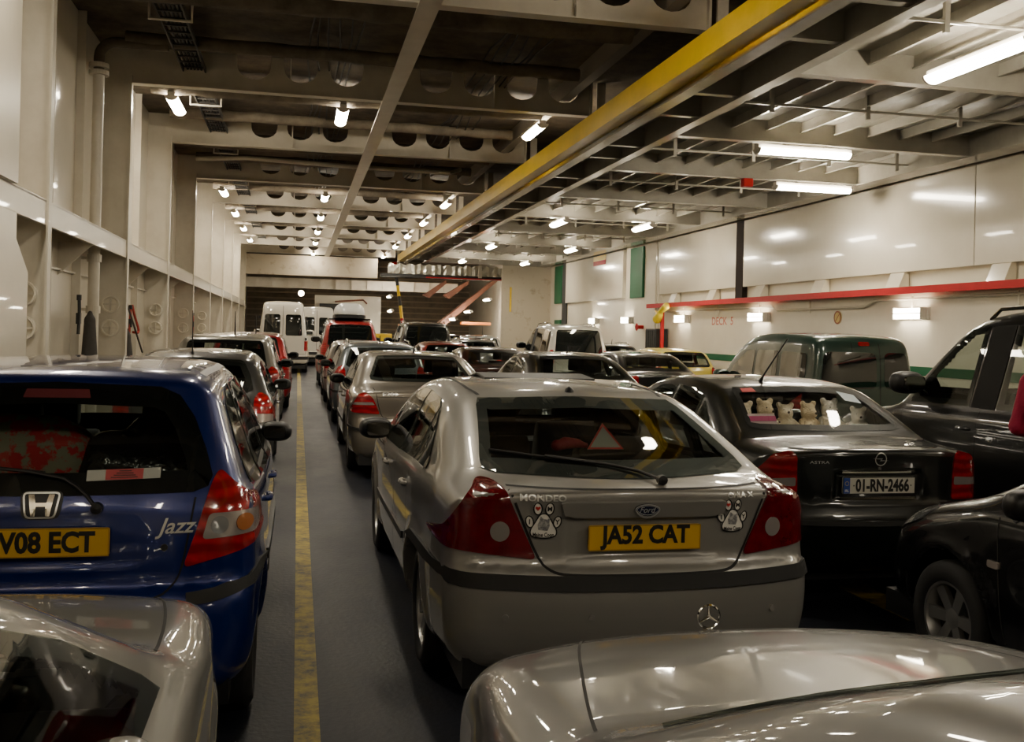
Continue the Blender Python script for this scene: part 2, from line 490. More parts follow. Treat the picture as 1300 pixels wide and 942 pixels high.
# wheel ------------------------------------------------------------
WHEELS = {}
def wheel_meshes(r, rim, wd, spokes):
    key = (r, rim, wd, spokes)
    if key in WHEELS: return WHEELS[key]
    t = MB(); h = wd/2
    t.lathe([(rim-.005, -h*.8), (rim+.02, -h), (r-.035, -h), (r-.008, -h*.8), (r, -h*.5), (r, h*.5), (r-.008, h*.8), (r-.035, h), (rim+.02, h), (rim-.005, h*.8)], 'x', seg=40)
    tm = t.me('tyre'); tm.shade_smooth(); tm.set_sharp_from_angle(angle=math.radians(40)); tm.materials.append(M_TYRE)
    q = MB()
    q.lathe([(rim+.008, h*.86), (rim-.012, h*.84), (rim-.03, h*.45), (rim-.03, -h*.7)], 'x', seg=40)
    q.lathe([(0, h*.62), (.03, h*.62), (.055, h*.55), (.06, 0)], 'x', seg=20)
    for i in range(spokes):
        a = 2*PI*i/spokes; ca, sa = math.cos(a), math.sin(a)
        for (r0, r1, w0, w1) in ((.04, rim-.015, .026, .034),):
            vs = []
            for (rr, ww, hh) in ((r0, w0, h*.55), (r1, w1, h*.72)):
                for sg in (-1, 1):
                    for dh in (0, -.03):
                        vs.append((hh+dh, rr*ca-sg*ww*sa, rr*sa+sg*ww*ca))
            q.add(vs, [(0, 2, 6, 4), (1, 5, 7, 3), (0, 4, 5, 1), (2, 3, 7, 6), (4, 6, 7, 5), (0, 1, 3, 2)])
    qm = q.me('rim'); qm.materials.append(M_RIM); qm.shade_smooth(); qm.set_sharp_from_angle(angle=math.radians(35))
    b = MB(); b.lathe([(0, -h*.3), (rim-.03, -h*.3)], 'x', seg=24); dm = b.me('brake'); dm.materials.append(M_DARK)
    WHEELS[key] = (tm, qm, dm); return WHEELS[key]
def add_wheels(root, B, rim=.2, wd=.2, spokes=7, track=None):
    yr, yf, r = B.wheels
    tr = track or B.W-.015-wd/2
    tm, qm, dm = wheel_meshes(r, rim, wd, spokes)
    for y in (yr, yf):
        for sx in (-1, 1):
            w = link('wheel', tm, None, root); w.location = (sx*(tr-(.02 if y == yr else .02)), y, r); w.rotation_euler = (0, 0, 0 if sx > 0 else PI)
            link('rim', qm, None, w); link('brake_disc', dm, None, w)

def mirror_shape(root, m, x, y, z, sx, big=1.):
    """door mirror on side sx at the door skin x"""
    P, Q, N = surface_nets(lambda p: (np.sqrt((np.abs(p[:, 0]/.115))**2.6+(np.abs((p[:, 1]-.01*np.sign(p[:, 1]))/.07))**2.2+(np.abs(p[:, 2]/.075))**2.6+1e-9)-1)*.06, (-.15, -.1, -.1), (.15, .1, .1), .016, smooth=1)
    P = P*big
    o = link('wing_mirror', np_mesh('wing_mirror', P, Q, N), m, root); o.location = (sx*(x+.13*big), y, z); o.rotation_euler = (0, 0, -sx*.15)
    b = MB(); b.prism(round_poly([(-.08, -.045), (.08, -.045), (.08, .045), (-.08, .045)], .03), 'y', -.086, -.060)
    for i, v in enumerate(b.v): b.v[i] = (v[0]*big, v[1]*big, v[2]*big)
    b.build('mirror_glass', M_MIRR, o)
    t = MB(); t.tube([(-sx*.1*big, .0, -.04*big), (-sx*.17*big, .01, -.08*big)], .022*big, 8); t.build('mirror_arm', M_DARK, o)
    return o

def plate(root, B, z, txt, y=None, w=.52, h=.111, m=None, tilt=None, x=0., euro=False, bold=.0042, view='R'):
    p = B.trace(view, [(x, z), (x, z-.04), (x, z+.04)])
    yy = min(p[:, 1]) if view == 'R' else max(p[:, 1])
    tilt = math.atan2(p[2, 1]-p[1, 1], .08) if tilt is None else tilt
    b = MB(); b.prism(round_poly([(-w/2, -h/2), (w/2, -h/2), (w/2, h/2), (-w/2, h/2)], .012), 'y', -.006, .006)
    o = b.build('number_plate', m or M_YPL, root)
    o.location = (x, (yy-.012) if y is None else y, z); o.rotation_euler = (-tilt, 0, 0) if view == 'R' else (tilt, 0, PI)
    if txt:
        me = text_mesh(txt, h*.98, bold, width=w*(.74 if euro else .80)); l = link('lettering', me, M_BLK, o)
        l.rotation_euler = (PI/2, 0, 0); l.location = (.022 if euro else 0, -.0075, .002)
    fr = MB()
    for (x0, x1, z0, z1) in ((-w/2, w/2, -h/2, -h/2+.005), (-w/2, w/2, h/2-.005, h/2), (-w/2, -w/2+.005, -h/2, h/2), (w/2-.005, w/2, -h/2, h/2)):
        fr.box(x0, x1, -.0072, -.006, z0, z1)
    fr.build('plate_border', M_BLK if euro else mat('plate_edge', (.4, .22, .01), .5), o)
    if euro:
        e = MB(); e.box(-w/2+.006, -w/2+.05, -.0075, -.006, -h/2+.006, h/2-.006); e.build('blue_band', mat('euro_blue', (.02, .06, .3), .5), o)
        me = text_mesh('IRL', .022, .0005); l = link('country_code', me, M_WHITE, o); l.rotation_euler = (PI/2, 0, 0); l.location = (-w/2+.028, -.0085, -.032)
        st = MB()
        for i in range(12):
            a = 2*PI*i/12; st.box(-w/2+.028+.013*math.cos(a)-.0018, -w/2+.028+.013*math.cos(a)+.0018, -.0085, -.0074, .014+.013*math.sin(a)-.0018, .014+.013*math.sin(a)+.0018)
        st.build('star_ring', mat('euro_gold', (.6, .45, .05), .5), o)
        for sx in (-1, 1):
            d = MB(); d.lathe([(0, 0), (.005, 0)], 'y', (.022+sx*.205, -.0078, 0), 10); d.build('plate_dot', M_BLK, o)
    return o

def wiper(root, B, pts, m=M_DARK, view='R', blade=None):
    P = B.trace(view, resample(chaikin(pts, 1, False), .06, False)); P, N = B.lift(P, .022)
    w = MB(); w.tube(P.tolist(), [.010]+[.008]*(len(P)-2)+[.006], 8); c = P[0]
    w.lathe([(0, -.012), (.022, -.008), (.024, .02)], 'y', tuple(c), 12)
    o = w.build('rear_wiper' if view == 'R' else 'windscreen_wiper', m, root, True)
    if blade:
        P = B.trace(view, resample(blade, .06, False)); P, N = B.lift(P, .012)
        b = MB(); b.tube(P.tolist(), .007, 6); b.build('wiper_blade', M_RUB, o)
    return o

def car(spec, name, label, pm, loc, rotz=0., group=None, cat='car'):
    """spec keys: body(kwargs) res see rear_window windscreen side_windows tail(half outline) side_tail head bonnet ..."""
    B = spec.get('B') or Body(**spec['body']); spec['B'] = B
    root = thing(name, label, cat, loc, rotz, group)
    see = spec.get('see', True); h = spec.get('res', .03); L, W = B.L, B.W; top = B.poly[:, 1].max()
    P, Q, N = surface_nets(lambda p: B.field(p), (-W-.08, -.25, .08), (W+.08, L+.2, top+.08), h, sym=True, exact=B.fx)
    rw = [mir(spec['rear_window'])] if 'rear_window' in spec and not spec.get('split') else spec.get('rear_panes', [])
    ws = mir(spec['windscreen']); sw = spec['side_windows']
    holes = [('R', p) for p in rw]+[('T', ws)]+[(v, p) for p in sw for v in 'lr']
    def cut(P, Q, N, m_):
        C = P[Q].mean(1); n = N[Q].mean(1); kill = np.zeros(len(Q), bool)
        for v, p in holes:
            q = inset(resample(p, .03), m_)
            if v == 'R': u, w_, c = C[:, 0], C[:, 2], (n[:, 1] < -.12) & (C[:, 1] < L*.45)
            elif v == 'T': u, w_, c = C[:, 0], C[:, 1], (n[:, 2] > .1) & (C[:, 2] > .8)
            elif v == 'l': u, w_, c = C[:, 1], C[:, 2], n[:, 0] < -.3
            else: u, w_, c = C[:, 1], C[:, 2], n[:, 0] > .3
            kill |= c & in_poly(u, w_, q)
        return prune(P, Q[~kill], N)
    if see:
        P1, Q1, N1 = cut(P, Q, N, .025)
        link('car_body', np_mesh('car_body', P1, Q1, N1), pm, root)
        Pi = P.copy()
        for _ in range(4):
            f, g = B.grad(Pi, False); Pi = Pi-np.clip(f+.035, -.04, .04)[:, None]*g/np.maximum((g*g).sum(1), .3)[:, None]
        C = Pi[Q].mean(1); keep = C[:, 2] > .55
        P2, Q2, N2 = cut(P, Q, N, .015); 
        kk = np.ones(len(Q), bool)
        # same holes on the lining
        sel = {tuple(q) for q in np.round(P2[Q2].mean(1), 4).tolist()}
        cm = np.round(P[Q].mean(1), 4).tolist(); kk = np.array([tuple(c) in sel for c in cm])
        P3, Q3, N3 = prune(Pi, Q[kk & keep], -N)
        link('interior_lining', np_mesh('interior_lining', P3, Q3, N3), M_INT, root)
        fl = MB(); fl.box(-W+.12, W-.12, .5, L-1.0, .50, .56); fl.build('cabin_floor', M_INT, root)
        db = MB(); yb = spec.get('dash', (L*.68, .95)); db.box(-W+.14, W-.14, yb[0], yb[0]+.35, .56, yb[1]); db.build('dashboard', M_INT, root, bevel=.05)
    else:
        link('car_body', np_mesh('car_body', P, Q, N), pm, root)
    gm = M_GLASS if see else M_GLASS_O
    gname = {'R': 'rear_window', 'T': 'windscreen', 'l': 'side_window', 'r': 'side_window'}
    for v, p in holes:
        g = patch(B, v, p, gname[v], spec.get('rear_glass', gm) if v == 'R' else gm, root, .006, .09 if h > .025 else .06, .012)
        if see: ribbon(B, v, p, 0, 'window_seal', M_SEAL, g, .0035, True, spec.get('seal', .04))
    for (v, poly, wd) in spec.get('seams', []):
        both = [(v, poly)] + ([(flip_view(v), msym(poly, v))])
        for vv, pp in both: ribbon(B, vv, pp, wd, 'panel_seam', M_SEAM, root, .0015, step=.05)
    for sx in (-1, 1):
        vv = 'r' if sx > 0 else 'l'
        if 'tail' in spec:
            t = patch(B, 'R', [(sx*u, z) for u, z in spec['tail']], 'tail_light', spec.get('tail_mat', M_TAIL), root, .008, .03, .02)
            for q_, (poly, m_, nm) in enumerate(spec.get('tail_bits', [])):
                patch(B, 'R', [(sx*u, z) for u, z in poly], nm, m_, t, .0115+.003*q_, .02, .004)
        if 'head' in spec: patch(B, 'F', [(sx*u, z) for u, z in spec['head']], 'headlight', M_HEAD, root, .008, .04, .02)
        if 'mirror' in spec:
            y, z = spec['mirror'][:2]; x = abs(B.trace(vv, [(y, z)])[0, 0])
            mirror_shape(root, M_DARK if spec.get('mirror_black') else pm, x-.02, y, z+.02, sx, spec['mirror'][2] if len(spec['mirror']) > 2 else 1.)
        for (y, z) in spec.get('handles', []):
            x = B.trace(vv, [(y, z)])[0, 0]
            b = MB(); b.tube([(x-sx*.01, y-.09, z), (x+sx*.014, y-.065, z), (x+sx*.017, y+.05, z), (x-sx*.005, y+.08, z)], [.014, .016, .016, .012], 8)
            b.build('door_handle', pm if not spec.get('handle_black') else M_DARK, root, True)
        if 'side_strip' in spec:
            a, b_, z0, z1, wd = spec['side_strip']; ribbon(B, vv, [(a, z0), (b_, z1)], wd, 'side_moulding', spec.get('strip_mat', M_DARK), root, .012, skirt=.01, step=.08)
        if 'rails' in spec:
            y0, y1, x, zz = spec['rails']
            pr = B.trace('T', [(sx*x, y0), (sx*x, y0+.12), (sx*x, (y0+y1)/2), (sx*x, y1-.12), (sx*x, y1)])
            b = MB(); pts = [Vector(pr[0])]+[Vector(pr[i])+Vector((0, 0, zz)) for i in (1, 2, 3)]+[Vector(pr[4])]
            b.tube(pts, .016, 8); b.build('roof_rail', spec.get('rail_mat', M_CHROME), root, True)
    if 'lip' in spec:   # bumper rubbing strip as seen from behind
        for poly, wd in spec['lip']: ribbon(B, 'R', poly, wd, 'bumper_strip', M_RUB, root, .014, skirt=.012, step=.05)
    if 'front_grille' in spec: patch(B, 'F', mir(spec['front_grille']), 'grille', M_DARK, root, .006, .06)
    add_wheels(root, B, spec.get('rim', .2), spec.get('tyre_w', .2), spec.get('spokes', 7))
    ub = MB(); ub.box(-W+.12, W-.12, .15, L-.15, .17, .30); ub.build('underbody', M_DARK, root)
    if see:
        for (x, y) in spec.get('seats', []): seat(root, x, y)
    return root
M_GLASS_O = mat('dark_glass', (.006, .008, .008), .03, 0, 1.)

def seat(root, x, y, w=.46):
    b = MB(); b.prism(chaikin([(y-.12, .5), (y+.12, .5), (y+.02, 1.1), (y-.16, 1.12)], 2), 'x', x-w/2, x+w/2)
    s = b.build('seat_back', M_INT, root, True, .03)
    hb = MB(); hb.prism(chaikin([(y-.19, 1.14), (y-.08, 1.14), (y-.09, 1.34), (y-.18, 1.34)], 2), 'x', x-.13, x+.13)
    hb.build('headrest', M_INT, s, True, .03)
# ------------------------------------------------------------------ kinds of vehicle
def wa(y, R, a0=20, a1=160, n=10, z=.3):
    return [(y+R*math.cos(math.radians(a0+(a1-a0)*i/n)), z+R*math.sin(math.radians(a0+(a1-a0)*i/n))) for i in range(n+1)]

JAZZ = dict(
  body=dict(L=3.85, W=.838, belt=(1.03, .92), tumble=.36, kr=.17, kf=.35, crown=.05, k=.13, wheels=(.62, 3.07, .30),
    prof=[(.14,.2),(.03,.27),(.0,.40),(.0,.58),(.03,.655),(.075,.68),(.07,.80),(.075,.93),(.10,1.02),(.20,1.22),(.33,1.42),(.37,1.50),(.48,1.53),(1.0,1.555),(1.6,1.555),(2.0,1.51),(2.5,1.33),(3.05,1.06),(3.2,1.0),(3.55,.90),(3.76,.74),(3.84,.55),(3.85,.32),(3.75,.2)],
    sub=[(0,.03,.865,.36,.045,.085,.03)]),
  res=.024, rear_window=[(0,1.035),(.56,1.04),(.615,1.06),(.63,1.10),(.60,1.20),(.545,1.33),(.48,1.42),(.40,1.455),(0,1.47)],
  windscreen=[(0,3.02),(.45,2.97),(.60,2.88),(.52,2.1),(.42,2.05),(0,2.03)],
  side_windows=[[(.48,1.03),(.50,1.22),(.62,1.36),(.85,1.42),(.98,1.43),(.98,1.0),(.80,.995)],[(1.04,.99),(1.04,1.435),(1.85,1.435),(1.85,.96)],[(1.92,.955),(1.92,1.43),(2.15,1.37),(2.5,1.20),(2.72,1.03),(2.76,.94)]],
  tail=round_poly([(.655,1.13),(.70,1.08),(.80,.99),(.83,.83),(.76,.80),(.53,.745),(.58,.90),(.63,1.08)],.03),
  tail_bits=[(round_poly([(.625,.955),(.80,.955),(.81,.865),(.60,.855)],.02),M_CLEAR,'reversing_lamp'),(round_poly([(.665+.034*math.cos(i*PI/6),.908+.036*math.sin(i*PI/6)) for i in range(12)],.01),M_HEAD,'reflector_bowl'),(round_poly([(.755+.03*math.cos(i*PI/6),.91+.034*math.sin(i*PI/6)) for i in range(12)],.01),M_ORANGE,'indicator_bowl')],
  windows_seal=.05, seal=.085, mirror=(2.62,1.02,.85), handles=[(1.15,.86),(2.0,.85)], side_strip=(1.0,2.7,.60,.58,.05), mirror_black=True,
  lip=[([(.83,.70),(.79,.665),(.66,.635),(.55,.625)],.045),([(-.83,.70),(-.79,.665),(-.66,.635),(-.55,.625)],.045)],
  seams=[('R',chaikin([(.57,1.02),(.53,.745),(.50,.68),(.44,.635),(.2,.615),(0,.612)],2,False),.008),
         ('l',[(1.01,.97),(1.01,.6),(.95,.45)],.007),('l',[(1.885,.95),(1.885,.3)],.007),('l',[(2.8,.92),(2.72,.6),(2.70,.3)],.007)],
  rim=.19, spokes=6, tyre_w=.18, seats=[(-.36,1.2),(.36,1.2),(-.37,2.1),(.37,2.1)], dash=(2.55,.95),
  head=round_poly([(.42,.72),(.55,.82),(.72,.90),(.76,.78),(.66,.68)],.04))

MONDEO = dict(
  body=dict(L=4.73, W=.905, belt=(1.04, .92), tumble=.42, kr=.20, kf=.40, crown=.05, k=.13, wheels=(1.0, 3.75, .315), arch=.365, flare=.016,
    prof=[(.16,.22),(.05,.28),(0,.42),(-.01,.60),(.015,.685),(.065,.725),(.06,.86),(.055,.97),(.045,1.03),(.085,1.055),(.40,1.09),(.55,1.15),(.90,1.275),(1.25,1.385),(1.45,1.415),(1.9,1.44),(2.3,1.445),(2.75,1.41),(3.2,1.24),(3.65,1.03),(3.80,.985),(4.30,.87),(4.6,.73),(4.72,.55),(4.73,.32),(4.6,.22)],
    sub=[(0,.02,.84,.34,.05,.085,.03)]),
  res=.024, rear_window=[(0,1.068),(.60,1.072),(.66,1.085),(.655,1.12),(.57,1.33),(.545,1.36),(0,1.375)],
  windscreen=[(0,3.62),(.45,3.57),(.66,3.45),(.55,2.82),(0,2.76)],
  side_windows=[[(.95,1.015),(1.20,1.20),(1.36,1.285),(1.40,1.01)],[(1.44,1.005),(1.40,1.30),(1.55,1.335),(1.98,1.355),(2.04,.985)],[(2.09,.98),(2.04,1.355),(2.35,1.35),(2.75,1.24),(3.22,1.02),(3.3,.95)]],
  tail=round_poly([(.625,1.05),(.70,1.06),(.79,1.0),(.90,.80),(.86,.775),(.48,.738)],.03),
  tail_bits=[(round_poly([(.64+.042*math.cos(i*PI/6),.86+.045*math.sin(i*PI/6)) for i in range(12)],.01),M_CLEAR,'reversing_lamp')],
  tail_mat=M_TAIL_D, mirror=(3.05,1.0,1.), handles=[(1.55,.86),(2.55,.85)], side_strip=(1.5,3.15,.57,.56,.04), mirror_black=True,
  lip=[([(-.93,.68),(-.89,.663),(-.8,.652),(-.4,.645),(0,.64),(.4,.645),(.8,.652),(.89,.663),(.93,.68)],.058)],
  seams=[('R',chaikin([(.60,1.035),(.475,.735),(.42,.69),(.34,.678),(0,.675)],2,False),.011),('R',[(0,1.043),(.60,1.045)],.004),
         ('l',[(1.42,1.0),(1.42,.75),(1.36,.66)],.007),('l',[(2.065,.98),(2.065,.3)],.007),('l',[(3.35,.94),(3.28,.6),(3.26,.3)],.007),
         ('T',[(.53,3.0),(.555,2.2),(.555,1.5),(.53,1.30)],.02),('T',[(.53,1.62),(0,1.60)],.006)],
  rim=.215, spokes=9, tyre_w=.205, seats=[(-.38,1.75),(.38,1.75),(-.38,2.75),(.38,2.75)], dash=(3.1,.93), seal=.05,
  head=round_poly([(.40,.70),(.50,.80),(.78,.86),(.80,.76),(.72,.68)],.04))

OPEL = dict(
  body=dict(L=4.25, W=.855, belt=(1.03, .92), tumble=.42, kr=.16, kf=.38, crown=.05, k=.12, wheels=(.92, 3.53, .305),
    prof=[(.14,.2),(.03,.28),(0,.42),(-.01,.58),(.03,.655),(.05,.68),(.045,.80),(.04,.95),(.03,1.01),(.07,1.035),(.45,1.05),(.62,1.075),(.95,1.24),(1.25,1.365),(1.42,1.395),(1.8,1.425),(2.2,1.42),(2.6,1.36),(3.0,1.17),(3.35,.99),(3.5,.95),(3.95,.83),(4.15,.70),(4.24,.52),(4.25,.32),(4.15,.2)],
    sub=[(0,.02,.795,.30,.045,.08,.03)]),
  res=.024, rear_window=[(0,1.085),(.50,1.088),(.585,1.10),(.59,1.13),(.50,1.33),(.47,1.352),(0,1.365)],
  windscreen=[(0,3.32),(.45,3.27),(.62,3.15),(.52,2.6),(0,2.54)],
  side_windows=[[(.95,1.02),(1.08,1.14),(1.26,1.25),(1.30,1.01)],[(1.34,1.01),(1.31,1.28),(1.5,1.325),(1.86,1.335),(1.90,.99)],[(1.95,.985),(1.92,1.335),(2.25,1.32),(2.6,1.2),(2.98,1.0),(3.05,.94)]],
  tail=round_poly([(.555,.69),(.565,.985),(.60,1.01),(.72,.985),(.81,.86),(.825,.72),(.80,.69)],.025),
  tail_bits=[(round_poly([(.57,.79),(.57,.845),(.80,.83),(.81,.785)],.012),M_CLEAR,'reversing_lamp')],
  rear_glass=glass_mat('clear_glass', (.95, .96, .95)), mirror=(2.85,.98,1.), handles=[(1.45,.86),(2.35,.85)], side_strip=(1.35,2.95,.58,.57,.045),
  lip=[([(-.86,.60),(-.80,.575),(-.4,.56),(0,.555),(.4,.56),(.80,.575),(.86,.60)],.03)],
  seams=[('R',chaikin([(.555,1.02),(.545,.69),(.50,.66),(0,.655)],2,False),.008),('R',[(0,1.02),(.57,1.02)],.006),
         ('l',[(1.32,1.0),(1.30,.7),(1.22,.6)],.007),('l',[(1.925,.98),(1.925,.3)],.007),('l',[(3.1,.93),(3.02,.6),(3.0,.3)],.007)],
  rim=.195, spokes=7, seats=[(-.36,1.6),(.36,1.6),(-.36,2.5),(.36,2.5)], dash=(2.85,.92), seal=.035,
  head=round_poly([(.36,.68),(.45,.78),(.70,.86),(.76,.74),(.66,.66)],.04))

BENZ = dict(
  body=dict(L=4.82, W=.91, belt=(1.02, .92), tumble=.42, kr=.20, kf=.36, crown=.05, k=.13, wheels=(1.1, 3.95, .32),
    prof=[(.14,.22),(.04,.3),(0,.45),(0,.60),(.04,.68),(.07,.72),(.05,.86),(.045,.98),(.08,1.025),(.16,1.04),(.70,1.075),(.90,1.13),(1.25,1.29),(1.6,1.405),(1.85,1.43),(2.2,1.455),(2.6,1.44),(2.95,1.37),(3.35,1.18),(3.7,1.02),(3.85,.99),(4.4,.90),(4.68,.80),(4.77,.66),(4.82,.48),(4.8,.32),(4.68,.22)]),
  res=.026, rear_window=[(0,1.095),(.52,1.10),(.62,1.115),(.625,1.15),(.52,1.36),(.49,1.385),(0,1.40)],
  windscreen=[(0,3.66),(.48,3.60),(.66,3.46),(.54,2.92),(0,2.86)],
  side_windows=[[(1.15,1.02),(1.35,1.18),(1.52,1.265),(1.56,1.01)],[(1.60,1.01),(1.56,1.28),(1.75,1.335),(2.14,1.35),(2.18,.99)],[(2.23,.99),(2.20,1.35),(2.5,1.335),(2.9,1.2),(3.28,1.01),(3.36,.95)]],
  tail=round_poly([(.56,.76),(.64,.94),(.72,1.0),(.80,.98),(.885,.82),(.87,.77)],.03),
  tail_bits=[(round_poly([(.62,.865),(.645,.895),(.84,.89),(.855,.86)],.008),M_CLEAR,'reversing_lamp')],
  mirror_black=True, mirror=(3.1,1.0,.9), handles=[(1.7,.87),(2.65,.86)], side_strip=(1.5,3.4,.56,.56,.04),
  lip=[([(-.9,.60),(-.8,.585),(0,.57),(.8,.585),(.9,.60)],.03)],
  seams=[('R',chaikin([(.62,1.04),(.56,.76),(.50,.70),(0,.69)],2,False),.008),('R',[(0,.955),(.6,.955)],.005),
         ('l',[(1.58,1.0),(1.56,.7),(1.46,.6)],.007),('l',[(2.205,.98),(2.205,.3)],.007),('l',[(3.4,.93),(3.32,.6),(3.3,.3)],.007),
         ('T',chaikin([(.75,3.72),(.70,4.2),(.55,4.60),(.36,4.71),(0,4.74)],2,False),.007)],
  rim=.21, spokes=10, seats=[(-.38,1.9),(.38,1.9),(-.38,2.8),(.38,2.8)], dash=(3.1,.93), seal=.035,
  head=round_poly([(.40,.66),(.46,.80),(.66,.85),(.80,.76),(.80,.64),(.6,.60)],.06),
  front_grille=[(0,.58),(.22,.60),(.26,.80),(0,.84)])

HATCH = dict(
  body=dict(L=3.95, W=.835, belt=(1.0, .90), tumble=.38, kr=.20, kf=.38, crown=.055, k=.15, wheels=(.68, 3.15, .30),
    prof=[(.14,.2),(.03,.28),(0,.42),(.0,.6),(.04,.70),(.07,.85),(.10,.98),(.24,1.2),(.38,1.36),(.46,1.40),(.8,1.445),(1.3,1.47),(1.8,1.455),(2.2,1.39),(2.7,1.14),(3.05,.98),(3.2,.94),(3.65,.82),(3.85,.68),(3.94,.5),(3.95,.32),(3.85,.2)]),
  res=.034, rear_window=[(0,1.02),(.54,1.03),(.60,1.06),(.57,1.2),(.50,1.34),(.46,1.36),(0,1.375)],
  windscreen=[(0,3.02),(.45,2.97),(.60,2.86),(.51,2.25),(0,2.2)],
  side_windows=[[(.45,1.02),(.62,1.24),(.85,1.32),(1.32,1.345),(1.34,.97)],[(1.40,.965),(1.38,1.345),(1.75,1.33),(2.2,1.20),(2.62,.98),(2.7,.92)]],
  tail=round_poly([(.60,.72),(.615,.98),(.66,1.04),(.74,1.0),(.82,.85),(.82,.74)],.03),
  tail_bits=[(round_poly([(.62,.72),(.62,.82),(.80,.81),(.81,.74)],.02),M_CLEAR,'reversing_lamp')],
  mirror_black=True, mirror=(2.5,.98,.95), handles=[(1.6,.84)], rim=.19, spokes=6, seats=[(-.36,1.2),(.36,1.2),(-.36,2.1),(.36,2.1)], dash=(2.5,.92),
  seams=[('R',chaikin([(.58,1.0),(.58,.72),(.52,.62),(0,.60)],2,False),.009),('l',[(1.37,.96),(1.37,.3)],.008),('l',[(2.75,.9),(2.7,.3)],.008)],
  lip=[([(-.84,.60),(-.6,.58),(0,.57),(.6,.58),(.84,.60)],.04)], seal=.06,
  head=round_poly([(.38,.66),(.48,.78),(.70,.86),(.78,.76),(.70,.64)],.05))

ESTATE = dict(
  body=dict(L=4.55, W=.875, belt=(1.02, .93), tumble=.34, kr=.18, kf=.38, crown=.05, k=.14, wheels=(.90, 3.6, .31),
    prof=[(.14,.2),(.03,.28),(0,.42),(.0,.62),(.05,.72),(.07,.86),(.10,1.0),(.28,1.24),(.42,1.42),(.50,1.45),(.9,1.49),(1.6,1.51),(2.2,1.49),(2.6,1.42),(3.0,1.23),(3.45,1.02),(3.6,.97),(4.2,.85),(4.45,.70),(4.54,.5),(4.55,.32),(4.45,.2)]),
  res=.036, rear_window=[(0,1.04),(.58,1.05),(.63,1.08),(.55,1.36),(.52,1.385),(0,1.40)],
  windscreen=[(0,3.42),(.45,3.37),(.63,3.25),(.53,2.62),(0,2.56)],
  side_windows=[[(.42,1.04),(.52,1.22),(.66,1.33),(1.28,1.37),(1.30,1.0)],[(1.35,1.0),(1.33,1.372),(2.05,1.38),(2.08,.98)],[(2.13,.975),(2.1,1.38),(2.45,1.36),(2.75,1.23),(3.1,1.02),(3.2,.95)]],
  tail=round_poly([(.62,.76),(.64,1.0),(.68,1.08),(.76,1.04),(.86,.86),(.85,.77)],.02),
  mirror_black=True, mirror=(3.0,1.0,.95), handles=[(1.5,.87),(2.4,.86)], rails=(.8,2.6,.56,.05), rim=.2, spokes=7, seats=[(-.37,1.7),(.37,1.7),(-.37,2.6),(.37,2.6)], dash=(2.95,.93),
  seams=[('R',chaikin([(.60,1.02),(.59,.74),(.52,.66),(0,.64)],2,False),.009),('l',[(1.32,.96),(1.3,.6)],.008),('l',[(2.105,.96),(2.105,.3)],.008)],
  lip=[([(-.88,.62),(-.6,.6),(0,.59),(.6,.6),(.88,.62)],.04)], seal=.05,
  head=round_poly([(.38,.68),(.48,.80),(.72,.88),(.80,.78),(.72,.66)],.05))

MPV = dict(
  body=dict(L=4.25, W=.87, belt=(1.06, .98), tumble=.28, kr=.16, kf=.36, crown=.05, k=.14, wheels=(.72, 3.4, .31),
    prof=[(.14,.2),(.03,.28),(0,.42),(.0,.62),(.05,.72),(.06,.9),(.08,1.04),(.22,1.34),(.32,1.52),(.40,1.56),(.8,1.60),(1.6,1.62),(2.1,1.58),(2.5,1.45),(3.0,1.17),(3.25,1.06),(3.4,1.02),(3.95,.86),(4.15,.70),(4.24,.5),(4.25,.32),(4.15,.2)]),
  res=.036, rear_window=[(0,1.08),(.58,1.09),(.63,1.12),(.56,1.45),(.52,1.50),(0,1.51)],
  windscreen=[(0,3.22),(.45,3.17),(.62,3.03),(.53,2.35),(0,2.3)],
  side_windows=[[(.42,1.10),(.50,1.34),(.62,1.45),(1.15,1.48),(1.17,1.05)],[(1.22,1.05),(1.20,1.485),(1.95,1.485),(1.98,1.03)],[(2.03,1.025),(2.0,1.48),(2.3,1.43),(2.65,1.25),(2.95,1.06),(3.0,1.0)]],
  tail=round_poly([(.62,.82),(.64,1.06),(.70,1.12),(.78,1.06),(.85,.92),(.84,.83)],.02),
  mirror_black=True, mirror=(2.85,1.06,1.), handles=[(1.4,.92),(2.2,.91)], rim=.2, spokes=6, seats=[(-.37,1.4),(.37,1.4),(-.37,2.3),(.37,2.3)], dash=(2.75,.98),
  seams=[('R',chaikin([(.61,1.06),(.6,.78),(.54,.68),(0,.66)],2,False),.009),('l',[(1.2,1.0),(1.18,.6)],.008),('l',[(2.0,1.0),(2.0,.3)],.008)],
  lip=[([(-.88,.62),(-.6,.6),(0,.59),(.6,.6),(.88,.62)],.04)], seal=.05,
  head=round_poly([(.38,.72),(.48,.84),(.70,.92),(.80,.84),(.72,.7)],.05))

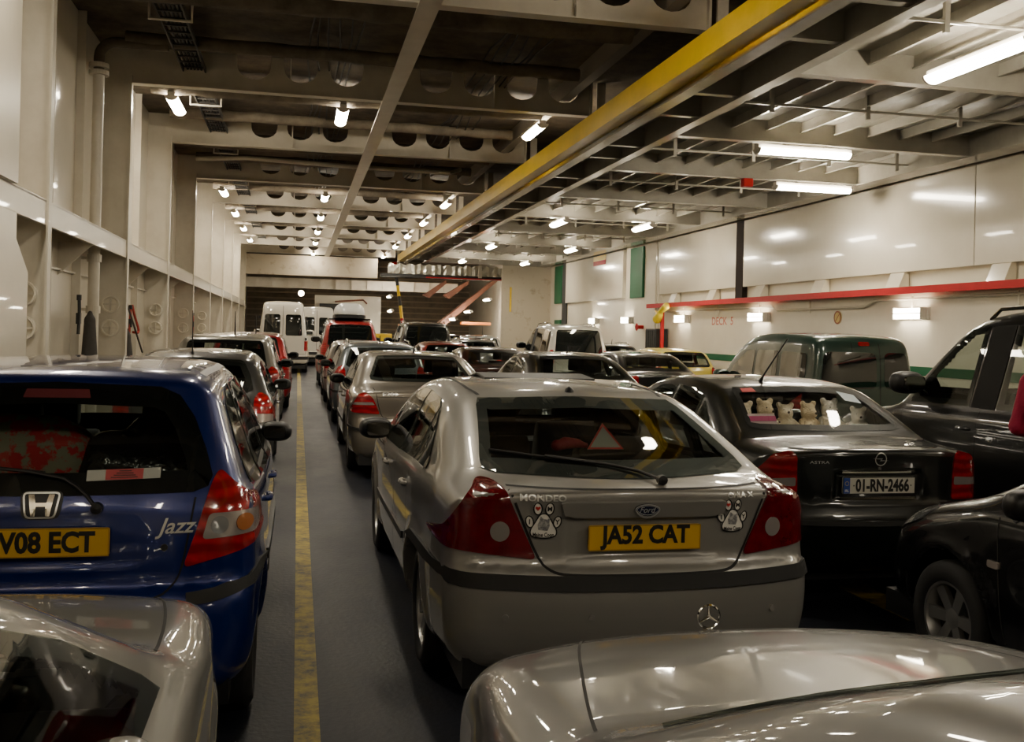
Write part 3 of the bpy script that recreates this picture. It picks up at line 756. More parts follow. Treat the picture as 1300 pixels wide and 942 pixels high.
SUVK = dict(
  body=dict(L=4.60, W=.92, belt=(1.20, 1.12), tumble=.24, kr=.12, kf=.26, crown=.05, k=.13, wheels=(.92, 3.62, .36), arch=.43, flare=.03,
    prof=[(.14,.36),(.04,.42),(0,.52),(0,.72),(.05,.80),(.05,1.1),(.06,1.2),(.16,1.62),(.24,1.87),(.32,1.94),(.7,1.99),(1.5,2.02),(2.1,2.01),(2.5,1.92),(2.9,1.57),(3.2,1.27),(3.35,1.19),(3.6,1.15),(4.2,1.06),(4.48,.94),(4.58,.74),(4.6,.5),(4.5,.36)]),
  res=.036, rear_window=[(0,1.22),(.60,1.23),(.66,1.26),(.60,1.78),(.56,1.84),(0,1.86)],
  windscreen=[(0,3.22),(.5,3.17),(.68,3.02),(.60,2.55),(0,2.48)],
  side_windows=[[(.30,1.25),(.38,1.70),(.46,1.80),(1.05,1.845),(1.07,1.24)],[(1.14,1.235),(1.12,1.85),(1.88,1.87),(1.92,1.22)],[(2.24,1.225),(2.20,1.865),(2.42,1.84),(2.72,1.56),(3.0,1.27),(3.02,1.215)]],
  tail=round_poly([(.70,.92),(.70,1.30),(.76,1.30),(.86,1.2),(.90,1.0),(.89,.92)],.02),
  mirror_black=True, mirror=(2.93,1.36,1.3), handles=[(1.25,1.06),(2.25,1.05)], rails=(.7,2.3,.62,.06), rim=.23, spokes=6, tyre_w=.24, seats=[(-.38,1.4),(.38,1.4),(-.38,2.3),(.38,2.3)], dash=(2.75,1.13),
  seams=[('l',[(1.1,1.2),(1.08,.6)],.008),('l',[(2.095,1.2),(2.095,.45)],.008),('l',[(3.1,1.15),(3.05,.5)],.008),('R',[(.66,1.2),(.66,.75),(0,.73)],.009)],
  lip=[([(-.92,.68),(-.6,.66),(0,.655),(.6,.66),(.92,.68)],.06)], seal=.05,
  head=round_poly([(.42,.84),(.46,1.0),(.78,1.04),(.84,.94),(.78,.84)],.05))

VAN = dict(
  body=dict(L=5.6, W=.98, belt=(1.30, 1.22), tumble=.13, kr=.05, kf=.25, crown=.08, k=.13, wheels=(1.0, 4.5, .34), arch=.40,
    prof=[(.1,.34),(.02,.40),(0,.52),(0,.62),(.03,.68),(.03,1.3),(.05,2.2),(.10,2.56),(.2,2.68),(.6,2.74),(3.0,2.74),(3.7,2.66),(4.3,2.1),(4.75,1.5),(4.95,1.3),(5.4,1.08),(5.55,.8),(5.6,.5),(5.5,.34)]),
  res=.045, split=True, rear_panes=[round_poly([(-.72,1.42),(-.10,1.42),(-.10,2.22),(-.66,2.22)],.08), round_poly([(.72,1.42),(.10,1.42),(.10,2.22),(.66,2.22)],.08)],
  rear_window=None, windscreen=[(0,4.75),(.6,4.68),(.80,4.5),(.72,3.95),(0,3.85)],
  side_windows=[[(3.3,1.4),(3.3,2.0),(3.9,2.0),(4.3,1.7),(4.55,1.4)]],
  tail=round_poly([(.80,.85),(.80,1.22),(.95,1.22),(.96,.85)],.02), mirror=(4.4,1.5,1.6), handles=[(3.4,1.15)], rim=.2, tyre_w=.22,
  seams=[('R',[(0,2.55),(0,.72)],.016),('R',[(.84,2.5),(.86,1.3),(.86,.72),(0,.70)],.012)], seal=.05, see=False,
  lip=[([(-.97,.58),(0,.57),(.97,.58)],.12)])
del VAN['rear_window']

KANGOO = dict(
  body=dict(L=4.0, W=.835, belt=(1.16, 1.05), tumble=.12, kr=.05, kf=.34, crown=.06, k=.14, wheels=(.62, 3.22, .30),
    prof=[(.1,.2),(.02,.3),(0,.45),(0,.6),(.04,.68),(.04,1.1),(.06,1.5),(.12,1.72),(.22,1.80),(.5,1.83),(1.6,1.85),(2.1,1.80),(2.5,1.62),(2.95,1.25),(3.15,1.10),(3.3,1.05),(3.8,.86),(3.95,.66),(4.0,.42),(3.9,.2)]),
  res=.034, split=True, rear_panes=[round_poly([(-.66,1.1),(.14,1.1),(.14,1.58),(-.60,1.58)],.09), round_poly([(.26,1.1),(.66,1.1),(.60,1.58),(.26,1.58)],.09)],
  windscreen=[(0,3.0),(.5,2.95),(.66,2.8),(.58,2.25),(0,2.18)],
  side_windows=[round_poly([(.32,1.2),(.34,1.55),(1.0,1.57),(1.0,1.16)],.07),round_poly([(1.1,1.16),(1.1,1.57),(1.75,1.57),(1.78,1.12)],.07),round_poly([(1.85,1.12),(1.83,1.57),(2.1,1.55),(2.5,1.32),(2.72,1.1)],.05)],
  tail=round_poly([(.72,.75),(.72,1.08),(.82,1.08),(.83,.75)],.02), mirror=(2.65,1.14,1.15), rim=.18, tyre_w=.18, spokes=5,
  seams=[('R',[(.20,1.70),(.20,.66)],.012),('l',[(1.05,1.7),(1.05,.5)],.008),('l',[(1.8,1.6),(1.8,.3)],.008)], seal=.03, see=False,
  lip=[([(-.84,.58),(0,.57),(.84,.58)],.12)])
FGMERC = dict(
  body=dict(L=4.80, W=.90, belt=(1.0, .86), tumble=.42, kr=.2, kf=.42, crown=.045, k=.15, wheels=(1.1, 3.95, .32),
    prof=[(.14,.22),(0,.45),(0,.60),(.05,.86),(.1,1.0),(.70,1.05),(1.25,1.27),(1.7,1.40),(2.2,1.42),(2.6,1.40),(3.0,1.24),(3.5,1.0),(3.66,.945),(3.85,.925),(4.2,.89),(4.5,.845),(4.66,.80),(4.75,.72),(4.79,.55),(4.8,.32),(4.68,.22)]),
  res=.026, rear_window=BENZ['rear_window'], windscreen=[(0,3.56),(.48,3.50),(.66,3.36),(.54,2.8),(0,2.74)],
  side_windows=[[(1.60,1.0),(1.56,1.25),(1.75,1.30),(2.14,1.32),(2.18,.98)],[(2.23,.98),(2.20,1.32),(2.5,1.30),(2.9,1.12),(3.2,.96)]],
  tail=BENZ['tail'], mirror=(2.95,.97,1.1), handles=[(1.7,.85),(2.65,.84)], rim=.21, spokes=10, see=True, dash=(3.0,.88), seal=.035,
  seams=[('l',[(2.205,.98),(2.205,.3)],.007),('T',chaikin([(.70,3.62),(.64,3.9),(.50,4.45),(.40,4.68),(.34,4.72),(0,4.735)],2,False),.008)],
  head=[(.62+.17*math.cos(i*PI/10), .66+.095*math.sin(i*PI/10)) for i in range(20)], front_grille=[(0,.50),(.24,.52),(.28,.74),(0,.77)])

LOWSAL = dict(FGMERC); LOWSAL.pop('B', None)
LOWSAL.update(body=dict(L=4.60, W=.90, belt=(.98, .90), tumble=.55, kr=.2, kf=.34, crown=.025, k=.10, shoulder=.045, wheels=(1.0, 3.75, .31),
    prof=[(.14,.22),(0,.45),(0,.60),(.05,.86),(.1,.98),(.70,1.03),(1.2,1.25),(1.6,1.40),(2.0,1.44),(2.4,1.405),(2.7,1.305),(3.08,1.13),(3.40,.985),(3.5,.955),(3.7,.94),(4.1,.91),(4.36,.865),(4.50,.79),(4.58,.64),(4.6,.42),(4.5,.22)]),
  windscreen=[(0,3.38),(.46,3.33),(.62,3.20),(.48,2.58),(0,2.50)], rear_window=[(0,1.08),(.52,1.085),(.58,1.11),(.42,1.30),(0,1.325)],
  side_windows=[[(1.50,1.02),(1.50,1.25),(1.75,1.32),(2.05,1.34),(2.09,1.0)],[(2.14,1.0),(2.11,1.33),(2.4,1.315),(2.72,1.19),(3.04,1.02),(3.10,.97)]], mirror=(2.75,.95,.9), handles=[(1.65,.84),(2.55,.83)], dash=(2.95,.88), tail_bits=[],
  seams=[('l',[(2.115,.95),(2.115,.3)],.007),('T',chaikin([(.76,3.42),(.74,3.8),(.68,4.2),(.58,4.42),(.38,4.50),(0,4.53)],2,False),.008)],
  head=round_poly([(.40,.62),(.46,.76),(.66,.80),(.78,.74),(.78,.62),(.6,.58)],.05), front_grille=[(0,.50),(.24,.52),(.28,.70),(0,.73)])
# ------------------------------------------------------------------ the car deck
CREAM = mat('cream_gloss_paint', (.68, .63, .52), .28, noise=(1.3, (.60, .55, .45), .35, .75), bump=(2.2, .10), coat=.25)
CREAM2 = mat('cream_steel', (.66, .615, .52), .35, noise=(3., (.56, .51, .42), .4, .8), coat=.15)
WALLR = mat('white_gloss_wall', (.74, .69, .57), .16, noise=(.9, (.68, .62, .50), .35, .7), bump=(1.6, .16), coat=.4)
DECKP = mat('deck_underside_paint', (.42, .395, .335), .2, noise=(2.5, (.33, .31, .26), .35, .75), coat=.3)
INSUL = mat('dirty_insulation', (.15, .115, .075), .75, noise=(2.3, (.04, .031, .022), .35, .68), bump=(5., .8))
PIPEM = mat('lagged_pipe', (.17, .14, .10), .7, noise=(3., (.07, .055, .04), .35, .7), bump=(9., .5))
GREYP = mat('grey_cable', (.03, .028, .026), .6)
RAILR = mat('red_rail_paint', (.46, .006, .010), .5, spec=.3, noise=(4., (.38, .005, .008), .4, .8))
YEL = mat('yellow_gloss_paint', (.88, .58, .0), .28, coat=.4, noise=(1.2, (.66, .45, .006), .4, .75))
GREEN = mat('green_gloss_paint', (.004, .09, .035), .45, spec=.3)
RUST = mat('dirty_white_plate', (.50, .44, .34), .5, noise=(2.2, (.30, .22, .14), .55, .75))
BROWN = mat('far_grating', (.24, .19, .13), .6, noise=(2., (.14, .11, .08), .4, .7))
REDBR = mat('primer_red', (.22, .085, .05), .55, noise=(3., (.14, .06, .04), .4, .7))
ORANGE = mat('painted_orange_glow', (.75, .22, .03), .4)  # flat orange standing in for glowing light at the far end
LAMP = mat('lamp_tube', (1, 1, 1), .5, emit=(1., .89, .70), estr=75.)
LAMP2 = mat('lamp_cover', (1, 1, 1), .5, emit=(1., .89, .68), estr=26.)
HOUS = mat('lamp_housing', (.55, .52, .46), .5)
DPIPE = mat('dark_red_pipe', (.12, .015, .015), .4)
BLACKM = mat('black_plastic', (.012, .012, .012), .5)

def floor_mat():
    m = mat('blue_deck_paint', (.02, .026, .045), .42, bump=(30., .12))
    nt = m.node_tree; b = nt.nodes['Principled BSDF']; tc = nt.nodes.new('ShaderNodeTexCoord')
    mp = nt.nodes.new('ShaderNodeMapping'); mp.inputs['Scale'].default_value = (1., .45, 1.)
    n = nt.nodes.new('ShaderNodeTexNoise'); n.inputs['Scale'].default_value = 1.6; n.inputs['Detail'].default_value = 8; n.inputs['Roughness'].default_value = .7
    r = nt.nodes.new('ShaderNodeValToRGB'); e = r.color_ramp.elements; e[0].position = .3; e[1].position = .72
    e[0].color = (.007, .008, .012, 1); e[1].color = (.014, .017, .030, 1)
    n2 = nt.nodes.new('ShaderNodeTexNoise'); n2.inputs['Scale'].default_value = 9; n2.inputs['Detail'].default_value = 8
    r2 = nt.nodes.new('ShaderNodeValToRGB'); r2.color_ramp.elements[0].position = .56; r2.color_ramp.elements[1].position = .75
    r2.color_ramp.elements[0].color = (0, 0, 0, 1); r2.color_ramp.elements[1].color = (.55, .55, .55, 1)
    mx = nt.nodes.new('ShaderNodeMix'); mx.data_type = 'RGBA'; mx.inputs[7].default_value = (.022, .019, .017, 1)
    rr = nt.nodes.new('ShaderNodeMapRange'); rr.inputs[3].default_value = .34; rr.inputs[4].default_value = .66; b.inputs['Specular IOR Level'].default_value = .32
    L = nt.links
    L.new(tc.outputs['Object'], mp.inputs['Vector']); L.new(mp.outputs[0], n.inputs['Vector']); L.new(n.outputs['Fac'], r.inputs['Fac'])
    L.new(mp.outputs[0], n2.inputs['Vector']); L.new(n2.outputs['Fac'], r2.inputs['Fac'])
    L.new(r2.outputs['Color'], mx.inputs[0]); L.new(r.outputs['Color'], mx.inputs[6]); L.new(mx.outputs[2], b.inputs['Base Color'])
    L.new(n.outputs['Fac'], rr.inputs[0]); L.new(rr.outputs[0], b.inputs['Roughness'])
    return m
def line_mat():
    m = bpy.data.materials.new('worn_yellow_line'); m.use_nodes = True
    nt = m.node_tree; b = nt.nodes['Principled BSDF']; b.inputs['Roughness'].default_value = .55
    tc = nt.nodes.new('ShaderNodeTexCoord'); n = nt.nodes.new('ShaderNodeTexNoise'); n.inputs['Scale'].default_value = 7; n.inputs['Detail'].default_value = 9; n.inputs['Roughness'].default_value = .75
    r = nt.nodes.new('ShaderNodeValToRGB'); e = r.color_ramp.elements; e[0].position = .36; e[1].position = .58
    e[0].color = (.06, .055, .04, 1); e[1].color = (.42, .31, .03, 1)
    nt.links.new(tc.outputs['Object'], n.inputs['Vector']); nt.links.new(n.outputs['Fac'], r.inputs['Fac']); nt.links.new(r.outputs['Color'], b.inputs['Base Color'])
    return m

XL, XW, XR = -2.5, -2.95, 10.2
FR = [10.95+4.8*k for k in range(-4, 9)]
YN, YF = -7.5, 60.

def lamp(x, y, z, along='y', ln=1.3, label='', cat='ceiling light', group=None):
    t = thing('fluorescent_light', label, cat, (x, y, z), 0 if along == 'y' else PI/2, group)
    b = MB(); b.box(-.06, .06, -ln/2, ln/2, 0.0, .06); b.build('light_housing', HOUS, t, bevel=.01)
    d = MB(); n = 12; pr = []
    pr = [(.10*math.cos(PI+PI*i/n), .075*math.sin(PI+PI*i/n)) for i in range(n+1)]
    d.prism(pr, 'y', -ln/2+.03, ln/2-.03); d.build('light_diffuser', LAMP, t, True, .012)
    for sy in (-1, 1):
        c = MB(); c.prism([(.105*math.cos(PI+PI*i/n), .08*math.sin(PI+PI*i/n)) for i in range(n+1)], 'y', sy*(ln/2-.03)-.0, sy*(ln/2)+0.0); c.build('end_cap', HOUS, t)
    r = MB(); r.box(-.04, .04, -.3, .3, .06, .085); r.build('mounting_bar', HOUS, t)
    return t

def env():
    FLOORM = floor_mat()
    b = MB(); b.box(-3.2, XR+.4, YN, YF+2, -.1, 0); struct(b.build('floor', FLOORM))
    b = MB(); b.box(.025, .135, YN, 45, 0, .004); struct(b.build('trim_1', line_mat()))
    b = MB(); b.box(3.74, 3.96, 5.5, 6.35, 0, .004); struct(b.build('trim_2', line_mat()))
    # left side ------------------------------------------------
    b = MB(); b.box(XW-.1, XW, YN, YF, 0, 6.0); struct(b.build('wall_left', CREAM))
    for i, y in enumerate(FR):
        b = MB(); b.box(XW, XL-.02, y-.012, y+.012, 0, 5.9); b.box(XL-.02, XL, y-.07, y+.07, 0, 5.42)
        b.prism([(XL-.02, 5.0), (XL-.02, 5.3), (XL+.0, 5.3)], 'y', y-.01, y+.01)
        struct(b.build('wall_frame_column', CREAM2))
        for dy in (1.6, 3.2):
            b = MB(); b.box(XW, XW+.11, y+dy-.008, y+dy+.008, 0, 5.9); struct(b.build('wall_stiffener', CREAM2))
        b = MB(); b.prism([(XW, 2.3), (XL-.02, 2.72), (XW, 2.72)], 'y', y+2.4-.012, y+2.4+.012); struct(b.build('rail_bracket', CREAM2))
    b = MB(); b.box(XL-.06, XL-.02+.0, YN, 50, 2.70, 2.94); b.box(XW, XL-.02, YN, 50, 2.93, 2.955); struct(b.build('trim_3', CREAM))
    b = MB(); b.box(XW, XW+.05, YN, 50, 2.36, 2.385); struct(b.build('trim_4', CREAM2))
    b = MB(); b.prism([(6.6, 0), (10.08, 0), (10.08, 2.18), (9.66, 2.46), (9.66, 2.70), (6.6, 2.70)], 'x', XW, XL+.02); struct(b.build('wall_buttress', CREAM, bevel=.02))
    b = MB(); b.box(XW, XL+.02, 6.6, 9.66, 2.95, 5.9); struct(b.build('wall_trunking', CREAM))
    # lashing pots on the wall: deep round sockets
    for k, y in enumerate((12.15, 17.07, 21.9, 27.45, 32.3)):
        for z, nm in ((2.0, 'upper'), (1.65, 'lower')):
            where = ['beside the box column', 'left of the leaning rod', 'right of the looped red strap', 'above the straight red strap', 'fifth along the wall'][k]
            t = thing('lashing_socket', '%s round white socket on the wall frame %s' % (nm, where), 'wall socket', (-2.73, 10.95+4.8*k-.014, z), -PI/2, 'lashing sockets along the left wall')
            m = MB(); m.lathe([(.0, .02), (.095, .02), (.105, .05), (.125, .05), (.13, 0)], 'x', seg=28); m.build('socket_cup', mat('socket_white', (.72, .67, .56), .35, coat=.3), t, True)
            m = MB(); m.box(.02, .045, -.10, .10, -.012, .012); m.box(.02, .045, -.012, .012, -.10, .10); m.build('socket_bar', CREAM2, t)
    # vertical drain pipe with elbow
    t = thing('drain_pipe', 'thick cream pipe running up the wall to a flanged elbow', 'pipe', (-2.74, 14.5, 0))
    m = MB(); m.tube([(0, 0, 0), (0, 0, 5.15)], .075, 16); m.build('pipe_run', CREAM2, t, True)
    m = MB(); m.lathe([(.075, 5.1), (.13, 5.1), (.13, 5.16), (.075, 5.16)], 'z', seg=20); m.lathe([(.075, 5.2), (.13, 5.2), (.13, 5.26), (.075, 5.26)], 'z', seg=20); m.build('pipe_flange', CREAM2, t)
    m = MB(); m.tube([(0, 0, 5.15), (0, 0, 5.35)]+arc((.22, 0, 5.35), .22, 180, 90, 6)+[(.9, 0, 5.57)], .07, 14); m.build('pipe_elbow', PIPEM, t, True)
    for z in (2.55, 1.85):
        m = MB(); m.lathe([(.074, z), (.095, z), (.095, z+.1), (.074, z+.1)], 'z', seg=18); m.box(-.2, 0, -.015, .015, z+.03, z+.07); m.build('pipe_clamp', CREAM2, t)
    # straps, bags and rods hung on the wall
    RED = mat('red_webbing', (.42, .04, .025), .7); ORW = mat('orange_webbing', (.55, .10, .03), .7)
    def strap(y, z, pts, m_, label, hook=True, cat='lashing strap', nm='lashing_strap'):
        t = thing(nm, label, cat, (XL-.22, y, z))
        k = MB()
        for p in pts: k.tube([Vector((q[0]*.3, q[0], q[1])) for q in chaikin(p, 2, False)], .022, 6)
        k.build('webbing', m_, t, True)
        if hook:
            k = MB(); k.tube([(0, 0, .05), (0, 0, -.02)], .03, 8); k.box(-.025, .025, -.04, .04, -.32, -.18); k.build('ratchet', BLACKM, t)
        return t
    strap(17.5, 1.98, [[(0, .05), (-.02, -.3), (-.05, -.62)], [(.05, .05), (.12, -.1), (.30, -.35), (.28, -.42), (.1, -.40)]], RED, 'dark red ratchet strap looped over a hook beside the tilted rod')
    strap(27.6, 2.0, [[(0, .05), (.02, -.3), (-.05, -.7)]], RED, 'thin red strap hanging straight down between two sockets')
    strap(11.2, 1.56, [[(0, .05), (-.10, -.1), (-.12, -.4)], [(0, .05), (.1, -.1), (.2, -.4)], [(-.05, .02), (.0, -.2), (.05, -.4)]], ORW, 'bright orange strap bundle hanging low beside the grey box column', False)
    strap(13.5, 2.02, [[(0, .05), (.02, -.2), (0, -.45)]], BLACKM, 'black strap with a buckle hanging left of the thick wall pipe')
    def bag(y, z, h_, label):
        o = blob('hanging_bag', [((0, 0, 0), (0, .02, -h_), .07, .10), ((0, 0, 0), (0, 0, .1), .05, .03)], .025, .04, mat('grey_canvas', (.06, .055, .05), .85, bump=(20., .4)))
        o.location = (XL-.2, y, z); tag(o, label, 'bag')
    bag(14.1, 1.75, .45, 'long grey canvas bag hanging against the thick wall pipe')
    bag(17.0, 1.52, .30, 'small dark grey bag hanging under the lower white socket')
    m = MB(); m.tube([(XL-.1, 16.0, 2.2), (XL-.18, 18.6, 1.22)], .016, 6); tag(m.build('lashing_rod', mat('dark_rod', (.05, .045, .04), .5), None), 'long thin dark rod leaning across the wall beside the red strap', 'rod')

    # ceiling --------------------------------------------------
    b = MB(); b.box(XW-.1, XR+.4, YN, YF, 5.86, 6.0); struct(b.build('ceiling', INSUL))
    for i, y in enumerate(FR):
        if y > 51: continue
        poly = [(XW, 5.32), (4.6, 5.32), (4.6, 5.86)]
        x = 4.15
        while x > -1.4:
            if not (1.0 < x < 1.65):
                poly += [(x+.26, 5.86)]+[(x+.25*math.cos(a*PI/8), 5.70-.20*math.sin(a*PI/8)) for a in range(0, 9)]+[(x-.26, 5.86)]
            x -= .70
        poly += [(XW, 5.86)]
        b = MB(); b.prism(poly, 'y', y-.01, y+.01); b.box(XL, 4.6, y-.09, y+.09, 5.30, 5.32)
        for xs in (-.2, 3.0): b.box(xs-.012, xs+.012, y-.09, y, 5.32, 5.86)
        b.box(4.59, 4.62, y-.09, y+.09, 5.3, 5.86); b.box(4.72, 4.86, y-.02, y+.02, 4.85, 5.86)
        struct(b.build('ceiling_beam', CREAM2))
    b = MB(); b.box(1.20, 1.44, YN, 50, 5.275, 5.297); b.box(1.31, 1.33, YN, 50, 5.297, 5.42); struct(b.build('ceiling_girder', CREAM2))
    b = MB(); b.box(4.15, 4.19, YN, 50, 5.55, 5.86); b.box(4.09, 4.25, YN, 50, 5.53, 5.55); struct(b.build('ceiling_girder', mat('dull_steel', (.22, .19, .15), .5)))
    # lagged pipes and trays
    k = 0
    words = ['first', 'second', 'third', 'fourth', 'fifth', 'sixth', 'seventh', 'eighth']
    for i, y in enumerate(FR):
        if y < 5 or y > 42: continue
        for dy, r, z, kind in ((1.15, .17, 5.60, 'thick'), (3.55, .10, 5.64, 'thin')):
            m = MB(); x0, x1 = -2.4, 4.05
            pts = [Vector((x0+(x1-x0)*q/20, y+dy+.006*math.sin(q*1.7+i), z+.008*math.sin(q*2.1+i*2))) for q in range(21)]
            m.tube(pts, [r*(1+.05*math.sin(q*2.9+i)) for q in range(21)], 12)
            o = m.build('lagged_pipe', PIPEM, None, True); tag(o, '%s lagged pipe crossing the dark ceiling beyond the %s white beam' % (kind, words[min(k, 7)]), 'pipe', 'lagged pipes between the ceiling beams')
        k += 1
    t = thing('cable_tray', 'dark ladder tray of cables running lengthwise under the ceiling near the cream wall', 'cable tray', (-1.62, 0, 5.58))
    m = MB(); m.box(-.17, -.15, 2, 48, -.04, .04); m.box(.15, .17, 2, 48, -.04, .04)
    y = 2.
    while y < 48: m.box(-.15, .15, y, y+.03, -.03, -.01); y += .3
    m.build('tray_ladder', GREYP, t)
    m = MB()
    for q in range(5): m.tube([(-.1+.05*q, 2, .01), (-.1+.05*q, 48, .01)], .02, 6)
    m.build('cables', mat('black_cable', (.012, .011, .010), .5), t)
    for y in FR:
        if 5 < y < 48:
            m = MB(); m.tube([(-.25, y+1.9, .28), (-.25, y+1.9, -.12), (.25, y+1.9, -.12), (.25, y+1.9, .28)], .022, 6); m.build('tray_hanger', CREAM2, t)
    # wires
    for x, lab in ((.1, 'bundle of thin black wires under the dark ceiling left of the long girder'), (2.6, 'bundle of thin black wires under the dark ceiling right of the long girder')):
        m = MB()
        for q in range(6):
            m.tube([(x+.12*q+.05*math.sin(s*1.1+q), 4+s*1.1, 5.70+.05*math.sin(s*2.3+q)) for s in range(0, 36)], .014, 5)
        tag(m.build('cable_bundle', mat('black_cable', (.012, .011, .010), .5)), lab, 'cables')
    m = MB(); m.tube([(-2.3, 23.1, 5.42), (-1.2, 23.1, 5.50), (1.1, 23.15, 5.45), (3.4, 23.2, 5.45), (3.7, 23.6, 5.6)], .05, 10)
    tag(m.build('sprinkler_pipe', CREAM2, None, True), 'plain pale pipe crossing below the dark ceiling between two white beams', 'pipe')
    for x, lab in ((4.95, 'dark red pipe high up behind the yellow beam'), (5.35, 'second dark red pipe high up, farther behind the yellow beam')):
        m = MB(); m.tube([(x, YN, 5.2), (x, 40, 5.2)], .07, 10); tag(m.build('fire_main_pipe', DPIPE, None, True), lab, 'pipe')
    # foil-wrapped duct seen past the yellow beam
    m = MB(); m.tube([(5.7, YN+s*1.0, 5.3+.03*math.sin(s*2)) for s in range(46)], [.25+.03*math.sin(s*1.9) for s in range(46)], 12)
    tag(m.build('foil_duct', mat('crumpled_foil', (.10, .10, .10), .35, .8, bump=(14., .9)), None, True), 'dark foil-wrapped duct glinting above the yellow beam', 'duct')

    # ceiling lights
    rows = [8.3, 17.4, 28.3, 33.4, 38.4, 43.4, 49.6]
    wl = {17.4: 'nearest the camera', 28.3: 'in the second lit row', 33.4: 'in the third lit row', 38.4: 'in the fourth lit row', 43.4: 'in the fifth lit row', 49.6: 'in the last lit row', 8.3: 'overhead'}
    for y in rows+[-3.]:
        for x, side in ((-2.08, 'wall-side fluorescent ceiling light'), (.65, 'fluorescent ceiling light left of the long girder'), (4.1, 'fluorescent ceiling light close to the yellow beam')):
            if x < 0 and y > 45: continue
            lamp(x, y+(.15 if x > 4 else 0), 5.40, 'y', 1.25, '%s, %s' % (side, wl.get(y, 'behind')), group='fluorescent lights under the dark ceiling')

    # hoistable deck --------------------------------------------
    t = thing('hoistable_car_deck', 'raised cream hoistable car deck with a long yellow edge beam', 'car deck', (0, 0, 0))
    Y0, Y1 = -5., 40.
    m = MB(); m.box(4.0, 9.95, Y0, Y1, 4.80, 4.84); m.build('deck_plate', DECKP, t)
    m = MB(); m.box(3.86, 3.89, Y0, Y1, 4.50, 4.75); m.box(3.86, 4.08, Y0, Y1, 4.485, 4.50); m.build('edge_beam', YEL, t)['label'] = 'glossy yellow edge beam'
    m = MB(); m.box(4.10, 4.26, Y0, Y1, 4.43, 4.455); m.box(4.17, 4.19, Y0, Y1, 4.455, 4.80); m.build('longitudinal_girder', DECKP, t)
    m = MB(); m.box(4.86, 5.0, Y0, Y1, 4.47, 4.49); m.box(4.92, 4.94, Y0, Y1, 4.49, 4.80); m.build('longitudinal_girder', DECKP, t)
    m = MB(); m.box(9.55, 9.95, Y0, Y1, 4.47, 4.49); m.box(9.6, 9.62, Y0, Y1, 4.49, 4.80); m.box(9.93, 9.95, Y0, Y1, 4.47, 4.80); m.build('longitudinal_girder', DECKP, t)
    gy = [-.35, 2.95, 6.25, 9.55, 12.95, 15.95, 19.4, 22.95, 26.4, 30.05, 33.4, 36.9, 39.9]
    for y in gy:
        m = MB(); m.box(4.93, 9.6, y-.01, y+.01, 4.50, 4.80); m.box(4.93, 9.6, y-.07, y+.07, 4.485, 4.50); m.build('cross_girder', DECKP, t)
    for a, c in zip(gy[:-1], gy[1:]):
        for q in (.33, .67):
            y = a+(c-a)*q
            m = MB(); m.box(4.18, 4.93, y-.05, y+.05, 4.50, 4.52); m.box(4.18, 4.93, y-.01, y+.01, 4.52, 4.8); m.build('edge_bracket', DECKP, t)
        m = MB(); m.tube([(5.0, (a+c)/2, 4.6), (9.6, (a+c)/2, 4.6)], .018, 6)
        for xx in (5.6, 6.9, 8.2, 9.4): m.box(xx-.025, xx+.025, (a+c)/2-.02, (a+c)/2+.02, 4.5, 4.8)
        m.build('conduit', DECKP, t)
    x = 5.35
    while x < 9.5:
        m = MB(); m.box(x-.006, x+.006, Y0, Y1, 4.66, 4.80); m.box(x-.03, x+.006, Y0, Y1, 4.655, 4.672); m.build('stiffener', DECKP, t); x += .52
    for (x, y, al, lab) in ((6.17, 8.2, 'y', 'large bright fluorescent light at the top right under the raised deck'), (6.95, 12.95, 'x', 'long fluorescent light under the raised deck, upper of the two crosswise tubes'),
                            (8.75, 15.95, 'x', 'long fluorescent light under the raised deck, lower of the two crosswise tubes'), (6.05, 23.0, 'x', 'small distant light under the raised deck, third row, nearer the yellow beam'),
                            (8.2, 23.1, 'x', 'small distant light under the raised deck, third row, nearer the right wall'), (5.8, 30.1, 'x', 'small distant light under the raised deck, fourth row, nearer the yellow beam'),
                            (8.37, 30.2, 'x', 'small distant light under the raised deck, fourth row, nearer the right wall'), (6.0, 36.8, 'x', 'farthest light under the raised deck, nearer the yellow beam'), (8.4, 36.8, 'x', 'farthest light under the raised deck, nearer the right wall'),
                            (8.6, 4.5, 'y', 'overhead light under the raised deck'), (6.2, .5, 'y', 'light under the raised deck above the row behind')):
        lamp(x, y, 4.40, al if y < 20 else 'y', 1.45 if y < 20 else 1.3, lab, group='fluorescent lights under the raised deck')
    m = MB(); m.box(7.42, 7.60, 15.88, 16.02, 4.34, 4.487); tag(m.build('alarm_bell', RAILR, None, bevel=.02), 'small red alarm box under the raised deck', 'alarm')

    # right side -------------------------------------------------
    b = MB(); b.box(XR, XR+.2, YN, YF, 0, 6.); struct(b.build('wall_right', WALLR))
    def panel(y0, y1): 
        b = MB(); b.box(XR-.12, XR, y0, y1, 2.93, 4.47); struct(b.build('wall_panel', WALLR, bevel=.008))
    panel(5., 13.4); panel(13.42, 21.5); panel(21.9, 27.0); panel(30.3, 37.2)
    b = MB(); b.box(XR-.13, XR, 21.5, 21.88, 2.62, 4.47); struct(b.build('trim_5', mat('dark_slot', (.018, .011, .009), .8, spec=.2)))
    for y in (7.6, 10.2, 12.8, 15.4, 18.0, 20.6, 23.2, 25.8):
        b = MB(); b.prism([(XR-.02, 2.66), (XR-.22, 2.66), (XR-.1, 2.95), (XR-.02, 2.95)], 'y', y-.2, y+.2); struct(b.build('ledge_bracket', WALLR))
    b = MB(); b.box(XR-.28, XR-.02, 5, 27.4, 2.60, 2.66); struct(b.build('wall_ledge', WALLR))
